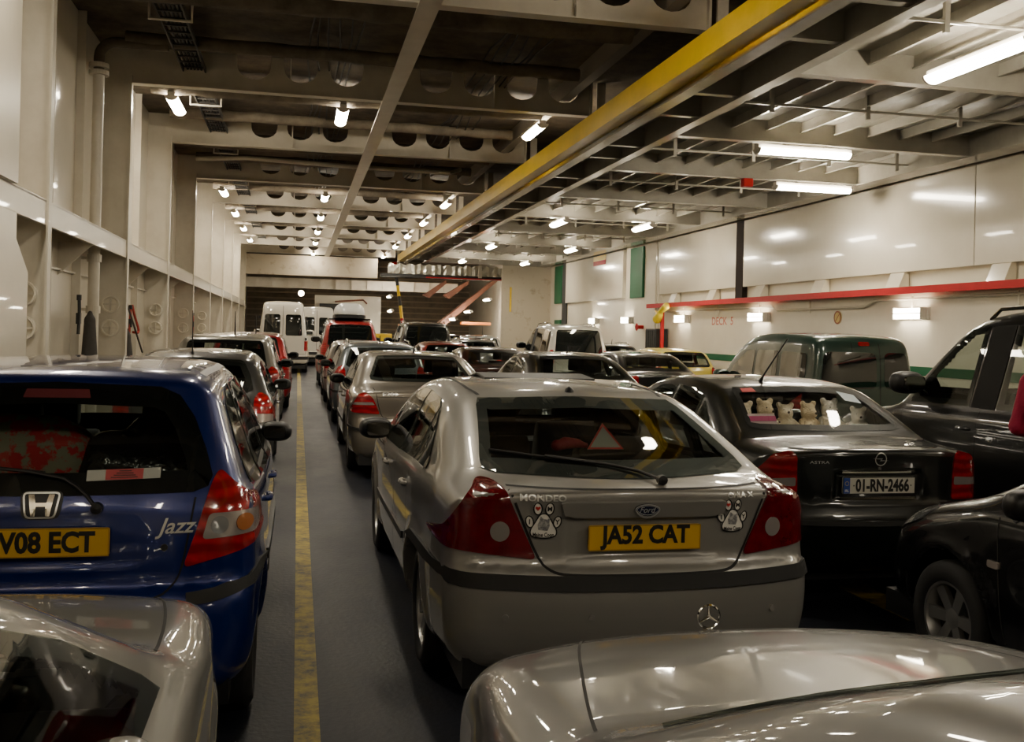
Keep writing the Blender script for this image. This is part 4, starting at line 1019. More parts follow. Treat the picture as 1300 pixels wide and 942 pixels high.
    t = b = MB(); b.box(XR-.31, XR-.28, 5, 27.5, 2.54, 2.66); tag(b.build('guard_rail', RAILR, None), 'long red painted guard rail along the white right-hand wall', 'rail')
    b = MB(); b.box(XR-.012, XR, 5, 27, 1.18, 1.33); struct(b.build('trim_6', GREEN))
    for (y0, y1, z0, z1, lab) in ((28.55, 29.7, 2.9, 4.45, 'tall green panel on the white wall, nearer of the two'), (38.0, 39.1, 2.95, 4.45, 'narrow green panel on the white wall, farther of the two'), (38.1, 39.0, 1.75, 2.3, 'small green box on the far white wall under the narrow panel')):
        b = MB(); b.box(XR-.08, XR, y0, y1, z0, z1); tag(b.build('green_wall_panel', GREEN, None, bevel=.02), lab, 'panel')
    for (y, lab) in ((15.05, 'bright bulkhead lamp above the green van and black off-roader'), (20.75, 'bright bulkhead lamp between the lettering DECK 5 and the round sign'), (25.3, 'bright bulkhead lamp beside the yellow cover'),
                     (29.9, 'bright bulkhead lamp on the far wall below the green panel'), (33.5, 'farthest bright bulkhead lamp on the white wall')):
        t = thing('bulkhead_lamp', lab, 'wall lamp', (XR, y, 2.22), 0, 'bulkhead lamps along the white wall')
        ln = .78
        m = MB(); m.box(-.05, 0, -ln/2-.05, ln/2+.05, -.1, .1); m.build('lamp_base', HOUS, t, bevel=.01)
        m = MB(); m.prism(round_poly([(-ln/2, -.085), (ln/2, -.085), (ln/2, .085), (-ln/2, .085)], .06), 'x', -.15, -.05); m.build('lamp_cover', LAMP2, t, True)
        m = MB(); m.box(-.165, -.05, -ln/2-.012, -ln/2+.012, -.1, .1); m.box(-.165, -.05, ln/2-.012, ln/2+.012, -.1, .1); m.box(-.165, -.15, -ln/2, ln/2, -.008, .008); m.build('lamp_guard', HOUS, t)
    # conduit
    t = thing('wall_conduit', 'thin pale conduit running along the white wall under the red rail', 'conduit', (XR-.05, 0, 2.42))
    m = MB(); m.tube([(0, 6, .05), (0, 16.2, .05), (0, 16.5, -.06), (0, 19.9, -.06), (0, 20.1, .02), (0, 26.5, .02)], .022, 8); m.build('conduit_run', WALLR, t, True)
    for y in (9., 12.5, 15.05, 18.5, 20.75, 23., 25.3):
        m = MB(); m.tube([(0, y, .1), (0, y, -.15)], .018, 6); m.build('conduit_drop', WALLR, t)
    # lettering, signs
    me = text_mesh('DECK  5', .27, .004, width=1.25); o = link('deck_lettering', me, mat('faded_red_print', (.42, .10, .07), .6)); o.rotation_euler = (PI/2, 0, -PI/2); o.location = (XR-.004, 22.85, 2.15)
    tag(o, 'faded red lettering DECK 5 painted on the white wall', 'lettering')
    t = thing('round_sign', 'small round prohibition sign on the white wall below the red rail', 'sign', (XR, 17.49, 2.18))
    m = MB(); m.lathe([(0, -.012), (.13, -.012), (.13, 0)], 'x', seg=28); m.build('sign_disc', mat('sign_yellow', (.55, .38, .10), .5), t)
    m = MB(); m.lathe([(.10, -.016), (.13, -.016)], 'x', seg=28); m.prism([(-.085, .075), (-.075, .085), (.085, -.075), (.075, -.085)], 'x', -.016, -.012); m.build('sign_ring', mat('sign_brown', (.25, .06, .02), .5), t)
    t = thing('wall_label', 'small yellow and red label high on the white wall near the raised deck', 'sign', (XR-.13, 32.8, 4.28))
    m = MB(); m.box(-.01, 0, -.7, .7, .0, .17); m.build('yellow_half', YEL, t); m = MB(); m.box(-.01, 0, -.7, .7, -.15, .0); m.build('red_half', RAILR, t)
    o = blob('yellow_cover', [((0, 0, 0), (0, .18, -.12), .10, .13), ((0, -.05, .08), (0, -.5, .22), .07, .10), ((0, .05, 0), (0, .32, .1), .05, .03)], .035, .04, mat('yellow_plastic', (.75, .58, .02), .4, coat=.3)); o.location = (XR-.38, 26.2, 2.34); tag(o, 'crumpled yellow plastic cover hanging at the end of the red rail', 'cover')
    t = thing('hose_cabinet', 'black ribbed cabinet standing against the white wall under the yellow cover', 'cabinet', (XR-.2, 26.9, 0))
    m = MB(); m.box(-.18, .18, -.42, .42, .9, 1.95); m.build('cabinet_box', BLACKM, t, bevel=.02)
    m = MB()
    for q in range(5): m.box(-.2, -.18, -.36+q*.16, -.28+q*.16, .95, 1.9)
    m.build('cabinet_ribs', GREYP, t); m = MB(); m.box(-.1, .1, -.3, .3, 0, .9); m.build('cabinet_stand', GREYP, t)
    m = MB(); m.box(XR-.3, XR-.22, 26.25, 26.35, 0, 2.54); tag(m.build('red_post', RAILR, None), 'thin red post standing below the end of the red rail', 'post')
    for (y, lab) in ((26.95, 'pale pipe pair running down the white wall right of the near green panel'), (37.3, 'dark vertical cable run on the far white wall')):
        m = MB()
        for q in range(3): m.tube([(XR-.06, y+q*.22, 1.0 if y < 30 else .5), (XR-.06, y+q*.22, 4.5)], .03 if y < 30 else .05, 8)
        tag(m.build('vertical_cable_run', WALLR if y < 30 else GREYP, None, True), lab, 'pipes')
    t = thing('fire_hydrant_valve', 'small red hydrant valve on the far white wall beside a bulkhead lamp', 'valve', (XR, 28.6, 2.0))
    m = MB(); m.tube([(0, 0, 0), (-.2, 0, 0)], .06, 10); m.build('valve_body', RAILR, t, True); m = MB(); m.lathe([(.09, -.22), (.12, -.2), (.09, -.18)], 'x', seg=20); m.build('hand_wheel', RAILR, t, True)

    # far end ---------------------------------------------------
    b = MB(); b.box(8.15, XR, 40, 40.2, 0, 4.8); struct(b.build('wall_transverse', RUST))
    for (x, z0, z1, lab) in ((8.5, 2.6, 3.6, 'yellowish stain-streaked conduit on the far transverse wall'), ):
        m = MB(); m.tube([(x, 39.95, z0), (x, 39.95, z1)], .04, 8); tag(m.build('conduit', YEL, None), lab, 'conduit')
    b = MB(); b.box(XW, XR+.3, YF, YF+.2, 0, 6.0); struct(b.build('wall_far', BROWN))
    b = MB(); b.box(XW-.1, XR+.4, YN-.2, YN, 0, 6.0); struct(b.build('wall_back', CREAM2))
    b = MB()
    for q in range(16): b.box(XW, XR, YF-.18, YF, .35+q*.34, .43+q*.34)
    struct(b.build('far_wall_slats', mat('far_slats', (.36, .29, .2), .6)))
    b = MB(); b.box(XW, 3.85, 50.4, 50.6, 4.32, 5.3); struct(b.build('far_header_beam', RUST))
    b = MB(); b.box(XW, 8.2, 52, 52.2, 3.75, 4.25)
    for q in range(14): b.box(XW+.8*q, XW+.8*q+.03, 51.9, 52, 3.75, 4.25)
    struct(b.build('far_header_beam', CREAM2))
    b = MB(); b.box(.85, 4.35, 54, 54.15, 0, 3.5); struct(b.build('wall_screen', CREAM))
    m = MB(); m.box(1.1, 2.7, 53.8, 54, 2.55, 3.05); tag(m.build('dark_window_panel', BLACKM, None), 'dark rectangular panel on the cream screen behind the roof box', 'panel')
    m = MB(); m.tube([(1.9, 53.9, 3.17), (3.4, 53.9, 3.3), (3.6, 53.9, 3.1)], .05, 6); tag(m.build('handrail', REDBR, None), 'thin brown handrail on the far cream screen', 'rail')
    t = thing('stowed_ramp', 'stowed ramp with crinkled silver underside hanging at the far end', 'ramp', (0, 45, 0))
    m = MB(); n = 40
    vs = [(3.9+5.3*i/n, .1*math.sin(i*2.7)*random.random(), z+.05*math.sin(i*1.9)) for i in range(n+1) for z in (4.28, 4.42, 4.58, 4.72)]
    m.add(vs, [(i*4+j, i*4+4+j, i*4+5+j, i*4+1+j) for i in range(n) for j in range(3)]); m.build('foil_face', mat('silver_foil', (.62, .60, .52), .3, .7, bump=(7., 1.)), t)
    m = MB(); m.box(3.6, 9.6, -.2, .6, 4.14, 4.27); m.build('ramp_frame', BLACKM, t); m = MB(); m.box(5.6, 9.2, -.22, -.2, 4.12, 4.17); m.build('red_edge', RAILR, t)
    m = MB(); m.box(8.0, 8.15, -.3, -.1, 4.2, 4.75); m.build('ramp_post', CREAM, t)
    t = thing('tilted_ramp', 'primer red ramp sloping down at the far end of the deck', 'ramp', (0, 49, 0))
    for (x0, x1, wd, nm) in ((10.0, 7.1, .42, 'ramp_side'), (8.3, 7.3, .35, 'ramp_strut'), (7.2, 6.3, .35, 'ramp_strut')):
        z0, z1 = (4.55, 2.15) if nm == 'ramp_side' else (4.15, 3.5)
        m = MB(); m.prism([(x0, z0), (x0-.1, z0+.12), (x1-.3, z1), (x1, z1-.15)], 'y', -.1, .6 if nm == 'ramp_side' else .2); m.build(nm, REDBR, t)
    t = thing('striped_pole', 'yellow and black striped warning pole hanging at the far end', 'pole', (4.35, 47.5, 0))
    cols = [RAILR, YEL, BLACKM, YEL, BLACKM, YEL, RAILR]; zs = [4.95, 4.75, 4.35, 3.85, 3.35, 2.9, 2.3, 1.7]
    for q in range(7):
        m = MB(); m.tube([(.02*q*4, 0, zs[q]), (.02*(q+1)*4, 0, zs[q+1])], .16 if q == 0 else .075, 10); m.build('pole_band', cols[q], t)
    for (x, y, z, w_, h_, lab, mm) in ((5.3, 49, 1.95, .9, .16, 'low orange box coloured as a glow at the far end, left piece', ORANGE), (8.7, 49, 2.15, 1.5, .14, 'low orange box coloured as a glow at the far end, right piece', ORANGE), (3.7, 46, 1.0, 1.1, .7, 'low yellow machine at the far end beside the striped pole', YEL)):
        m = MB(); m.box(x-w_/2, x+w_/2, y, y+.4, z-h_/2 if z > 1.5 else 0, z+h_/2+.2*(z < 1.5)); tag(m.build('painted_glow' if z > 1.5 else 'deck_machine', mm, None, bevel=.02), lab, 'painted_glow' if z > 1.5 else 'machine')  # the orange boxes carry a distant orange glow in their colour
    for (x, y, z, lab) in ((4.55, 51, 3.45, 'upper of two small lamps near the striped pole'), (4.62, 51, 2.72, 'lower of two small lamps near the striped pole'),
                           (9.35, 49.5, 3.4, 'highest small lamp beside the red ramp'), (8.3, 49, 2.75, 'middle small lamp beside the red ramp'), (7.4, 48, 2.35, 'lowest small lamp beside the red ramp'), (10.0, 47, 2.2, 'small lamp at the right end of the red ramp')):
        lamp(x, y, z, 'y', 1.6, lab, 'lamp', 'small lamps at the far end')
    for (x, y, z, lab) in ((.12, 50, 3.42, 'round lamp above the white van at the far end'),):
        t = thing('deck_lamp', lab, 'lamp', (x, y, z))
        m = MB(); m.lathe([(0, -.08), (.08, -.06), (.125, -.02), (.13, .02)], 'y', seg=20); m.build('lamp_cover', LAMP2, t, True); m = MB(); m.lathe([(.15, 0), (.15, .08), (0, .08)], 'y', seg=20); m.build('lamp_base', HOUS, t)
# ------------------------------------------------------------------ camera (35 mm lens, slightly rolled, frame shifted down)
def make_camera():
    cd = bpy.data.cameras.new('camera'); cd.sensor_width = 36.; cd.lens = 1264/1300*36
    cd.shift_y = (423-471)/1300; cd.clip_start = .05; cd.clip_end = 300
    co = bpy.data.objects.new('camera', cd); COL.objects.link(co)
    th = math.atan(272/1264); ro = .025
    R = Vector((math.cos(th), -math.sin(th), 0)); F = Vector((math.sin(th), math.cos(th), 0)); U = Vector((0, 0, 1))
    X = R*math.cos(ro)+U*math.sin(ro); Y = U*math.cos(ro)-R*math.sin(ro)
    co.matrix_world = Matrix(((X.x, Y.x, -F.x, 0), (X.y, Y.y, -F.y, 0), (X.z, Y.z, -F.z, 1.72), (0, 0, 0, 1)))
    SC.camera = co
# ------------------------------------------------------------------ hero details
def multi(B, view, polys, off, name, m, parent, step=.03, skirt=0.):
    big = bmesh.new()
    for p in polys:
        bm = cells(resample(p, step), step); t = bpy.data.meshes.new('t'); bm.to_mesh(t); bm.free(); big.from_mesh(t); bpy.data.meshes.remove(t)
    return wrap(B, view, big, off, name, m, parent, skirt)
def ell(cx, cy, rx, ry, rot=0., n=20):
    c, s = math.cos(rot), math.sin(rot)
    return [(cx+rx*math.cos(2*PI*i/n)*c-ry*math.sin(2*PI*i/n)*s, cy+rx*math.cos(2*PI*i/n)*s+ry*math.sin(2*PI*i/n)*c) for i in range(n)]
def rings(B, view, polys, wd, off, name, m, parent):
    big = bmesh.new()
    for p in polys:
        q = resample(p, .01); a = [big.verts.new((*v, 0)) for v in q]; b = [big.verts.new((*v, 0)) for v in inset(q, wd)]; n = len(q)
        for i in range(n): big.faces.new([a[i], a[(i+1) % n], b[(i+1) % n], b[i]])
    return wrap(B, view, big, off, name, m, parent)
def disc(root, B, u, v, r, name, m, view='R', off=.004): return patch(B, view, ell(u, v, r, r), name, m, root, off, r, .004)

def paw(root, B, u, v, w):
    k = w/.19; S = lambda pts: [(u+a*k, v+b*k) for a, b in pts]
    pad = S(chaikin([(-.055,-.085),(.055,-.085),(.075,-.05),(.045,.0),(.02,.045),(-.02,.045),(-.045,.0),(-.075,-.05)], 2))
    toes = [S(ell(-.07,.0,.022,.033,.25)), S(ell(-.031,.066,.024,.034,.08)), S(ell(.028,.066,.024,.034,-.08)), S(ell(.068,.0,.022,.033,-.25))]
    o = multi(B, 'R', [pad]+toes, .005, 'paw_sticker', M_WHITE, root); o['label'] = 'white paw print sticker outlined in black'
    rings(B, 'R', [pad]+toes, .0065*k, .0065, 'sticker_outline', M_BLK, o)
    decal_text(B, 'R', 'I', u-.07*k, v, .035*k, 'lettering', M_BLK, o, .007, bold=.0008)
    decal_text(B, 'R', 'M', u+.028*k, v+.066*k, .034*k, 'lettering', M_BLK, o, .007, bold=.0008)
    decal_text(B, 'R', 'Y', u+.068*k, v, .034*k, 'lettering', M_BLK, o, .007, bold=.0008)
    decal_text(B, 'R', 'Maine Coon', u, v-.065*k, .03*k, 'lettering', M_BLK, o, .007, width=.105*k, bold=.0006)
    hp = [(16*math.sin(t)**3/1000, (13*math.cos(t)-5*math.cos(2*t)-2*math.cos(3*t)-math.cos(4*t))/1000) for t in [i*2*PI/24 for i in range(24)]]
    patch(B, 'R', [(u-.031*k+a*.8*k, v+.068*k+b*.8*k) for a, b in hp], 'heart', M_REDP, o, .007, .02, 0)
    patch(B, 'R', S([(-.025,-.04),(.02,-.045),(.03,-.02),(.028,.0),(.032,.024),(.018,.012),(0,.014),(-.016,.028),(-.02,.006),(-.03,-.015)]), 'cat_face', mat('cat_grey', (.16, .16, .17), .6, noise=(60., (.45, .44, .42), .45, .6)), o, .007, .02, 0)

PAINTS = {}
def recolour(root, pm):
    for o in [root]+list(root.children_recursive):
        if o.type == 'MESH' and o.name.split('.')[0] in ('car_body', 'wing_mirror', 'door_handle') and o.material_slots:
            if o.material_slots[0].material and o.material_slots[0].material.name.startswith('paint_'):
                o.material_slots[0].link = 'OBJECT'; o.material_slots[0].material = pm
def again(root, label, pm, loc, rotz=0., cat=None):
    c = copy_tree(root); c.location = loc; c.rotation_euler = (0, 0, rotz); c['label'] = label
    if cat: c['category'] = cat
    recolour(c, pm); return c

GRP = 'vehicles parked in lanes on the car deck'
def vehicles():
    blue = paint('blue', (.004, .016, .13), .3, .30); silver = paint('silver', (.26, .252, .235), .35, .38); black = paint('black_green', (.004, .0055, .0045), 0, .3)
    champ = paint('champagne', (.23, .205, .17), .5, .34); dgrey = paint('dark_grey', (.035, .036, .036), .3, .3)
    # --- blue car
    r = car(JAZZ, 'hatchback_car', 'blue hatchback with patterned luggage behind its rear window, nearest on the left', blue, (-.96, 4.08, 0), 0, GRP)
    B = JAZZ['B']
    plate(r, B, .865, 'NV08 ECT', y=.058)
    g = patch(B, 'R', round_poly([(-.068,.95),(.068,.95),(.08,1.055),(-.08,1.055)], .03), 'emblem', M_DARK, r, .006, .05, .006)
    rings(B, 'R', [round_poly([(-.056,.955),(.056,.955),(.071,1.05),(-.071,1.05)], .022)], .007, .012, 'emblem_ring', M_SILV, g)
    multi(B, 'R', [[(-.034,.964),(-.019,.964),(-.017,.996),(.017,.996),(.019,.964),(.034,.964),(.048,1.041),(.027,1.041),(.020,1.010),(-.020,1.010),(-.027,1.041),(-.048,1.041)]], .013, 'emblem_letter', M_CHROME, g)
    decal_text(B, 'R', 'Jazz', .50, .905, .085, 'model_lettering', M_SILV, r, .008, shear=.35, bold=.001)
    wiper(r, B, [(.205,.985),(.15,1.05),(.05,1.11),(-.38,1.155)], blade=[(.0,1.12),(-.5,1.165)])
    s = multi(B, 'R', [[(.155,1.088),(.43,1.096),(.43,1.136),(.155,1.128)]], .009, 'window_sticker', mat('sticker_pale', (.42, .44, .40), .5), r); s['label'] = 'pale sticker with a red centre panel'
    multi(B, 'R', [[(.225,1.091),(.365,1.094),(.365,1.133),(.225,1.130)]], .011, 'sticker_panel', mat('sticker_red', (.42, .05, .055), .5), s)
    for q in range(4): multi(B, 'R', [[(.245+.01*q,1.098+.008*q),(.345-.008*q,1.098+.008*q),(.345-.008*q,1.1015+.008*q),(.245+.01*q,1.1015+.008*q)]], .0125, 'sticker_line', M_BLK, s)
    patch(B, 'R', [(-.13,1.405),(.13,1.405),(.12,1.44),(-.12,1.44)], 'high_brake_light', mat('dull_red', (.10, .008, .015), .4), r, .008, .05, 0)
    disc(r, B, .46, .83, .014, 'boot_lock', M_DARK)
    patch(B, 'r', [(.33+.16*a, .02+b) for a, b in chaikin([(.10,1.0),(.5,.98),(.9,1.0),(.7,.96),(.8,.91),(.5,.935),(.2,.91),(.3,.96)], 1)], 'flower_sticker', mat('magenta_print', (.25, .01, .12), .5), r, .004, .04, 0)
    for sx in (-1, 1): ribbon(B, 'T', [(sx*.545,.62),(sx*.56,1.2),(sx*.54,1.95)], .03, 'roof_gutter', mat('roof_strip', (.10, .10, .11), .35), r, .003)
    ps = MB(); ps.box(-.55, .55, .32, .98, .86, .90); ps.build('load_floor', M_INT, r)
    o = blob('luggage_bag', [((-.35,0,.12),(.02,.02,.12),.17,.17), ((-.34,0,.0),(.0,0,.0),.16,.16), ((-.3,.02,.26),(-.02,.02,.24),.07,.07)], .03, .05, mat('red_floral_cloth', (.5, .02, .03), .8, noise=(16., (.26, .24, .17), .47, .53))); o.location = (-1.04, 4.72, .99); tag(o, 'red floral patterned bag behind the blue car\'s rear window', 'bag')
    o = blob('black_bag', [((-.2,0,.06),(.25,0,.02),.16,.14), ((-.05,.05,.2),(.22,.05,.16),.09,.08), ((-.24,-.05,-.02),(.28,-.05,-.04),.12,.12)], .03, .05, mat('black_plastic_sheet', (.012, .012, .013), .16, bump=(8., 1.), noise=(7., (.10, .10, .09), .60, .66))); o.location = (-.60, 4.74, 1.02); tag(o, 'shiny black plastic sack in the back of the blue car', 'bag')

    # --- silver hatch with the cat plate
    r = car(MONDEO, 'hatchback_car', 'silver hatchback with paw print stickers and number plate JA52 CAT', silver, (1.52, 4.12, 0), .006, GRP)
    B = MONDEO['B']
    plate(r, B, .835, 'JA52 CAT', y=.048)
    ribbon(B, 'R', [(-.375,.962),(-.36,.966),(.36,.966),(.375,.962)], .058, 'boot_grip', silver, r, .026, skirt=.03)
    g = patch(B, 'R', ell(0,.964,.058,.026), 'emblem', mat('emblem_blue', (.01, .015, .05), .2, coat=1.), r, .034, .03, .006)
    rings(B, 'R', [ell(0,.964,.058,.026)], .005, .036, 'emblem_ring', M_SILV, g); rings(B, 'R', [ell(0,.964,.050,.019)], .002, .036, 'emblem_ring', M_SILV, g)
    decal_text(B, 'R', 'Ford', 0, .964, .036, 'emblem_script', M_SILV, g, .037, shear=.35, width=.075)
    decal_text(B, 'R', 'MONDEO', -.46, 1.008, .033, 'model_lettering', M_SILV, r, .008, width=.20, bold=.001)
    decal_text(B, 'R', 'GHIA X', .46, 1.012, .028, 'trim_lettering', M_SILV, r, .008, width=.135, bold=.001)
    paw(r, B, -.455, .905, .165); paw(r, B, .425, .915, .155)
    wiper(r, B, [(.10,1.055),(.02,1.082),(-.35,1.12)], blade=[(-.12,1.10),(-.60,1.145)])
    for x in (-.62, -.25, .25, .62): disc(r, B, x, .50, .014, 'parking_sensor', mat('sensor_grey', (.22, .21, .20), .4), off=.006)
    m = MB(); m.lathe([(.028, 0), (.022, .02), (.0, .035)], 'z', (0, 1.33, B.trace('T', [(0, 1.33)])[0, 2]-.004), 14); m.build('roof_aerial', M_DARK, r, True)
    zt = B.trace('T', [(0, 2.55)])[0, 2]
    m = MB(); m.prism([(2.62, zt-.01), (2.3, zt+.035), (2.0, zt+.015), (2.0, zt+.0), (2.3, zt+.02), (2.62, zt-.02)], 'x', -.36, .36); m.build('sunroof_deflector', M_DARK, r, bevel=.004)
    ps = MB(); ps.box(-.62, .62, .55, 1.45, .96, .98); ps.build('parcel_shelf', M_INT, r)
    t = thing('warning_triangle', 'red bordered warning triangle card inside the silver hatchback', 'sign', (1.60, 5.02, 1.12))
    tri = [(-.10,0),(.10,0),(0,.15)]; m = MB(); m.prism(tri, 'y', 0, .006); m.build('card', mat('tri_pale', (.35, .36, .33), .5), t); tri2 = inset(tri, .014)
    m = MB(); q = 3
    m.v = [(a, -.003, b) for a, b in tri]+[(a, -.003, b) for a, b in inset(resample(tri, 9.), .02)]; m.f = [(i, (i+1) % 3, 3+(i+1) % 3, 3+i) for i in range(3)]
    m.build('red_border', M_REDP, t); t.rotation_euler = (-.5, 0, 0)
    o = blob('red_cloth', [((0,0,0),(.12,.03,.01),.03,.02), ((.05,.02,.02),(.16,.0,0),.02,.015)], .012, .03, mat('red_cloth', (.30, .02, .03), .7)); o.location = (1.36, 5.12, 1.13); tag(o, 'crumpled red cloth on the shelf inside the silver hatchback', 'cloth')

    # --- black saloon with cuddly toys
    OP = r = car(OPEL, 'saloon_car', 'black saloon with soft toys in its rear window and number plate 01-RN-2466', black, (3.70, 5.75, 0), 0, GRP)
    B = OPEL['B']
    plate(r, B, .795, '01-RN-2466', y=.045, w=.52, m=M_WPL, euro=True)
    rings(B, 'R', [ell(0,.965,.042,.042)], .006, .010, 'emblem_ring', M_SILV, r)
    multi(B, 'R', [[(-.06,.972),(.012,.972),(.0,.960),(.06,.958),(-.008,.955),(.004,.966)]], .011, 'emblem_bolt', M_SILV, r)
    decal_text(B, 'R', 'ASTRA', -.42, .945, .026, 'model_lettering', M_SILV, r, .008, width=.13)
    ribbon(B, 'R', [(-.26,.885),(.26,.885)], .012, 'boot_trim', M_CHROME, r, .008, skirt=.006); ribbon(B, 'R', [(-.27,.705),(.27,.705)], .010, 'boot_trim', M_CHROME, r, .012, skirt=.006)
    disc(r, B, 0, .905, .012, 'boot_lock', M_CHROME)
    z0 = B.trace('T', [(-.16, 1.45)])[0, 2]; m = MB(); m.tube([(-.16, 1.45, z0-.01), (-.16, 1.40, z0+.04), (-.14, 1.05, z0+.34)], [.018, .008, .004], 8); m.build('roof_aerial', M_DARK, r, True)
    s = multi(B, 'R', [[(-.44,1.315),(-.33,1.32),(-.335,1.345),(-.43,1.34)]], .009, 'window_sticker', M_REDP, r)
    s = multi(B, 'R', [[(.33,1.27),(.45,1.25),(.46,1.305),(.34,1.33)]], .009, 'window_sticker', mat('sticker_blue_pale', (.35, .45, .50), .5), r)
    ps = MB(); ps.box(-.58, .58, .62, 1.35, .90, .92); ps.build('parcel_shelf', M_INT, r)
    fur = [mat('cream_plush', (.85, .78, .62), .95, bump=(60., .8), noise=(12., (.72, .62, .44), .4, .7)), mat('white_plush', (.9, .88, .8), .95, bump=(60., .8)), mat('tan_plush', (.72, .60, .40), .95, bump=(60., .8))]
    def bear(x, y, z, s, m_, rz, label, tilt=0.):
        caps = [((0,0,.10),(0,0,.16),.085,.075), ((0,-.01,.27),(0,.0,.29),.07,.066), ((0,-.07,.265),(0,-.085,.26),.034,.028)]
        for sx in (-1, 1):
            caps += [((sx*.055,0,.345),(sx*.06,0,.355),.025,.024), ((sx*.07,-.01,.19),(sx*.12,-.08,.12),.03,.03), ((sx*.05,-.04,.05),(sx*.085,-.16,.035),.042,.04)]
        o = blob('teddy_bear', [tuple([tuple(v*s for v in c[0]), tuple(v*s for v in c[1]), c[2]*s, c[3]*s]) for c in caps], .014, .02, m_)
        o.location = (x, y, z); o.rotation_euler = (tilt, 0, rz); tag(o, label, 'soft toy', 'soft toys on the rear shelf')
        for nm, pos, rr, mm in (('eye', (-.028,-.062,.297), .009, M_BLK), ('eye', (.028,-.062,.297), .009, M_BLK), ('nose', (0,-.115,.272), .012, mat('toy_nose', (.05, .03, .02), .5))):
            e = blob(nm, [(tuple(v*s for v in pos), tuple(v*s+.001 for v in pos), rr*s, rr*s)], .006, .01, mm, o)
    X0, Y0 = 3.70, 5.75
    shelf = [(-.46, 1.10, .95, 0, -.25, 0, 'large cream soft toy at the left end of the black saloon\'s rear shelf'), (-.27, 1.14, 1.0, 2, .25, 0, 'tan soft toy second from the left at the back of the rear shelf'),
        (-.10, 1.12, .92, 0, -.2, -.15, 'cream soft toy at the back of the rear shelf, behind the smallest toy'), (.08, 1.13, .95, 2, .2, 0, 'tan soft toy at the back of the rear shelf, near its middle'),
        (.27, 1.16, 1.02, 1, .1, 0, 'big white soft toy right of the middle of the rear shelf'), (.47, 1.08, .85, 1, -.3, 0, 'white soft toy at the right end of the black saloon\'s rear shelf'),
        (-.26, .93, .66, 0, .5, -.35, 'small cream soft toy slumped in front of the tan toy on the left'), (-.02, .90, .60, 2, -.4, -.45, 'smallest tan soft toy lying in the front of the rear shelf'),
        (.19, .93, .66, 0, .3, -.35, 'small cream soft toy slumped in front of the big white toy'), (.38, .90, .58, 1, .6, -.5, 'smallest white soft toy lying at the front right of the rear shelf')]
    for x, y, sc, k, rz, tl, lab in shelf: bear(X0+x, Y0+y, .95, sc*.88, fur[k], rz, lab, tl)
    t = thing('toy_package', 'pink and white printed package leaning at the left of the black saloon\'s rear window', 'package', (X0-.42, Y0+.80, 1.04)); t.rotation_euler = (-.55, 0, .15)
    m = MB(); m.box(-.11, .11, -.02, .02, 0, .16); m.build('package_box', mat('package_pale', (.62, .50, .50), .4), t); m = MB(); m.box(-.11, .11, -.023, -.02, .10, .14); m.build('pink_band', mat('package_pink', (.55, .05, .20), .4), t); m = MB(); m.box(-.08, .10, -.023, -.02, .03, .065); m.build('teal_band', mat('package_teal', (.02, .30, .28), .4), t)
    m = MB(); m.prism(round_poly([(-.16,-.1),(.16,-.1),(.16,.1),(-.16,.1)], .02), 'z', 0, .012); o = m.build('paper_sheet', mat('pale_blue_paper', (.50, .55, .54), .6)); o.location = (X0+.44, Y0+.78, 1.06); o.rotation_euler = (.45, 0, -.2); tag(o, 'pale blue sheet lying at the right of the black saloon\'s rear shelf', 'paper')

    # --- champagne saloon, and its fellows
    BZ = car(BENZ, 'saloon_car', 'champagne grey saloon in front of the silver hatchback with paw stickers', champ, (1.5, 11.3, 0), 0, GRP)
    B = BENZ['B']; decal_text(B, 'R', 'E200', -.45, .985, .05, 'model_lettering', M_SILV, BZ, .008, width=.17, bold=.0015)
    plate(BZ, B, .83, None)
    z0 = B.trace('T', [(0, 1.95)])[0, 2]; m = MB(); m.tube([(.02, 1.95, z0-.01), (.02, 1.9, z0+.1)], [.014, .006], 8); m.build('roof_aerial', M_DARK, BZ, True)
    again(BZ, 'black saloon with chrome-rimmed side windows beyond the silver hatchback\'s roof', black, (4.05, 12.9, 0))
    mar = again(OP, 'dark maroon saloon behind the chrome-edged black saloon', paint('maroon', (.05, .016, .012), .2, .3), (3.92, 18.8, 0))
    lo = car(LOWSAL, 'saloon_car', 'silver saloon with only its bonnet and windscreen pillar showing, bottom left', paint('warm_silver', (.21, .205, .185), .35, .35), (-1.07, -.95, 0), 0, GRP)
    for o in lo.children:
        if o.name.startswith('wing_mirror') and o.location.x > 0: o.location.x -= .13; o.location.y -= .10; o.rotation_euler = (0, 0, -1.35)
    bl = again(OP, 'black saloon low beside the green van', paint('black2', (.006, .006, .006), 0, .3), (6.6, 17.0, 0))
    for o in list(mar.children)+list(lo.children)+list(bl.children):
        if o.name.startswith(('number_plate', 'window_sticker', 'emblem', 'model_lettering', 'roof_aerial')):
            for c in list(o.children_recursive): bpy.data.objects.remove(c)
            bpy.data.objects.remove(o)
    # --- nearest silver bonnet with the star
    fg = car(FGMERC, 'saloon_car', 'silver grey saloon bonnet with a chrome star ornament, bottom right', paint('grey_silver', (.17, .167, .16), .35, .35), (1.30, -1.72, 0), .0, GRP)
    B = FGMERC['B']; p = B.trace('T', [(0, 4.68)])[0]
    t = link('bonnet_star', MB().lathe([(.036, -.003), (.040, 0), (.036, .003), (.033, 0)], 'y', (0, 0, .055), 28).me(), M_CHROME, fg); t.location = p
    m = MB()
    for a in (90, 210, 330): m.tube([(0, 0, .055), (.036*math.cos(math.radians(a)), 0, .055+.036*math.sin(math.radians(a)))], [.006, .002], 6)
    m.build('star_rays', M_CHROME, t); m = MB(); m.lathe([(.028, -.004), (.022, .008), (.006, .012), (.005, .02)], 'z', seg=16); m.build('star_base', M_CHROME, t, True)
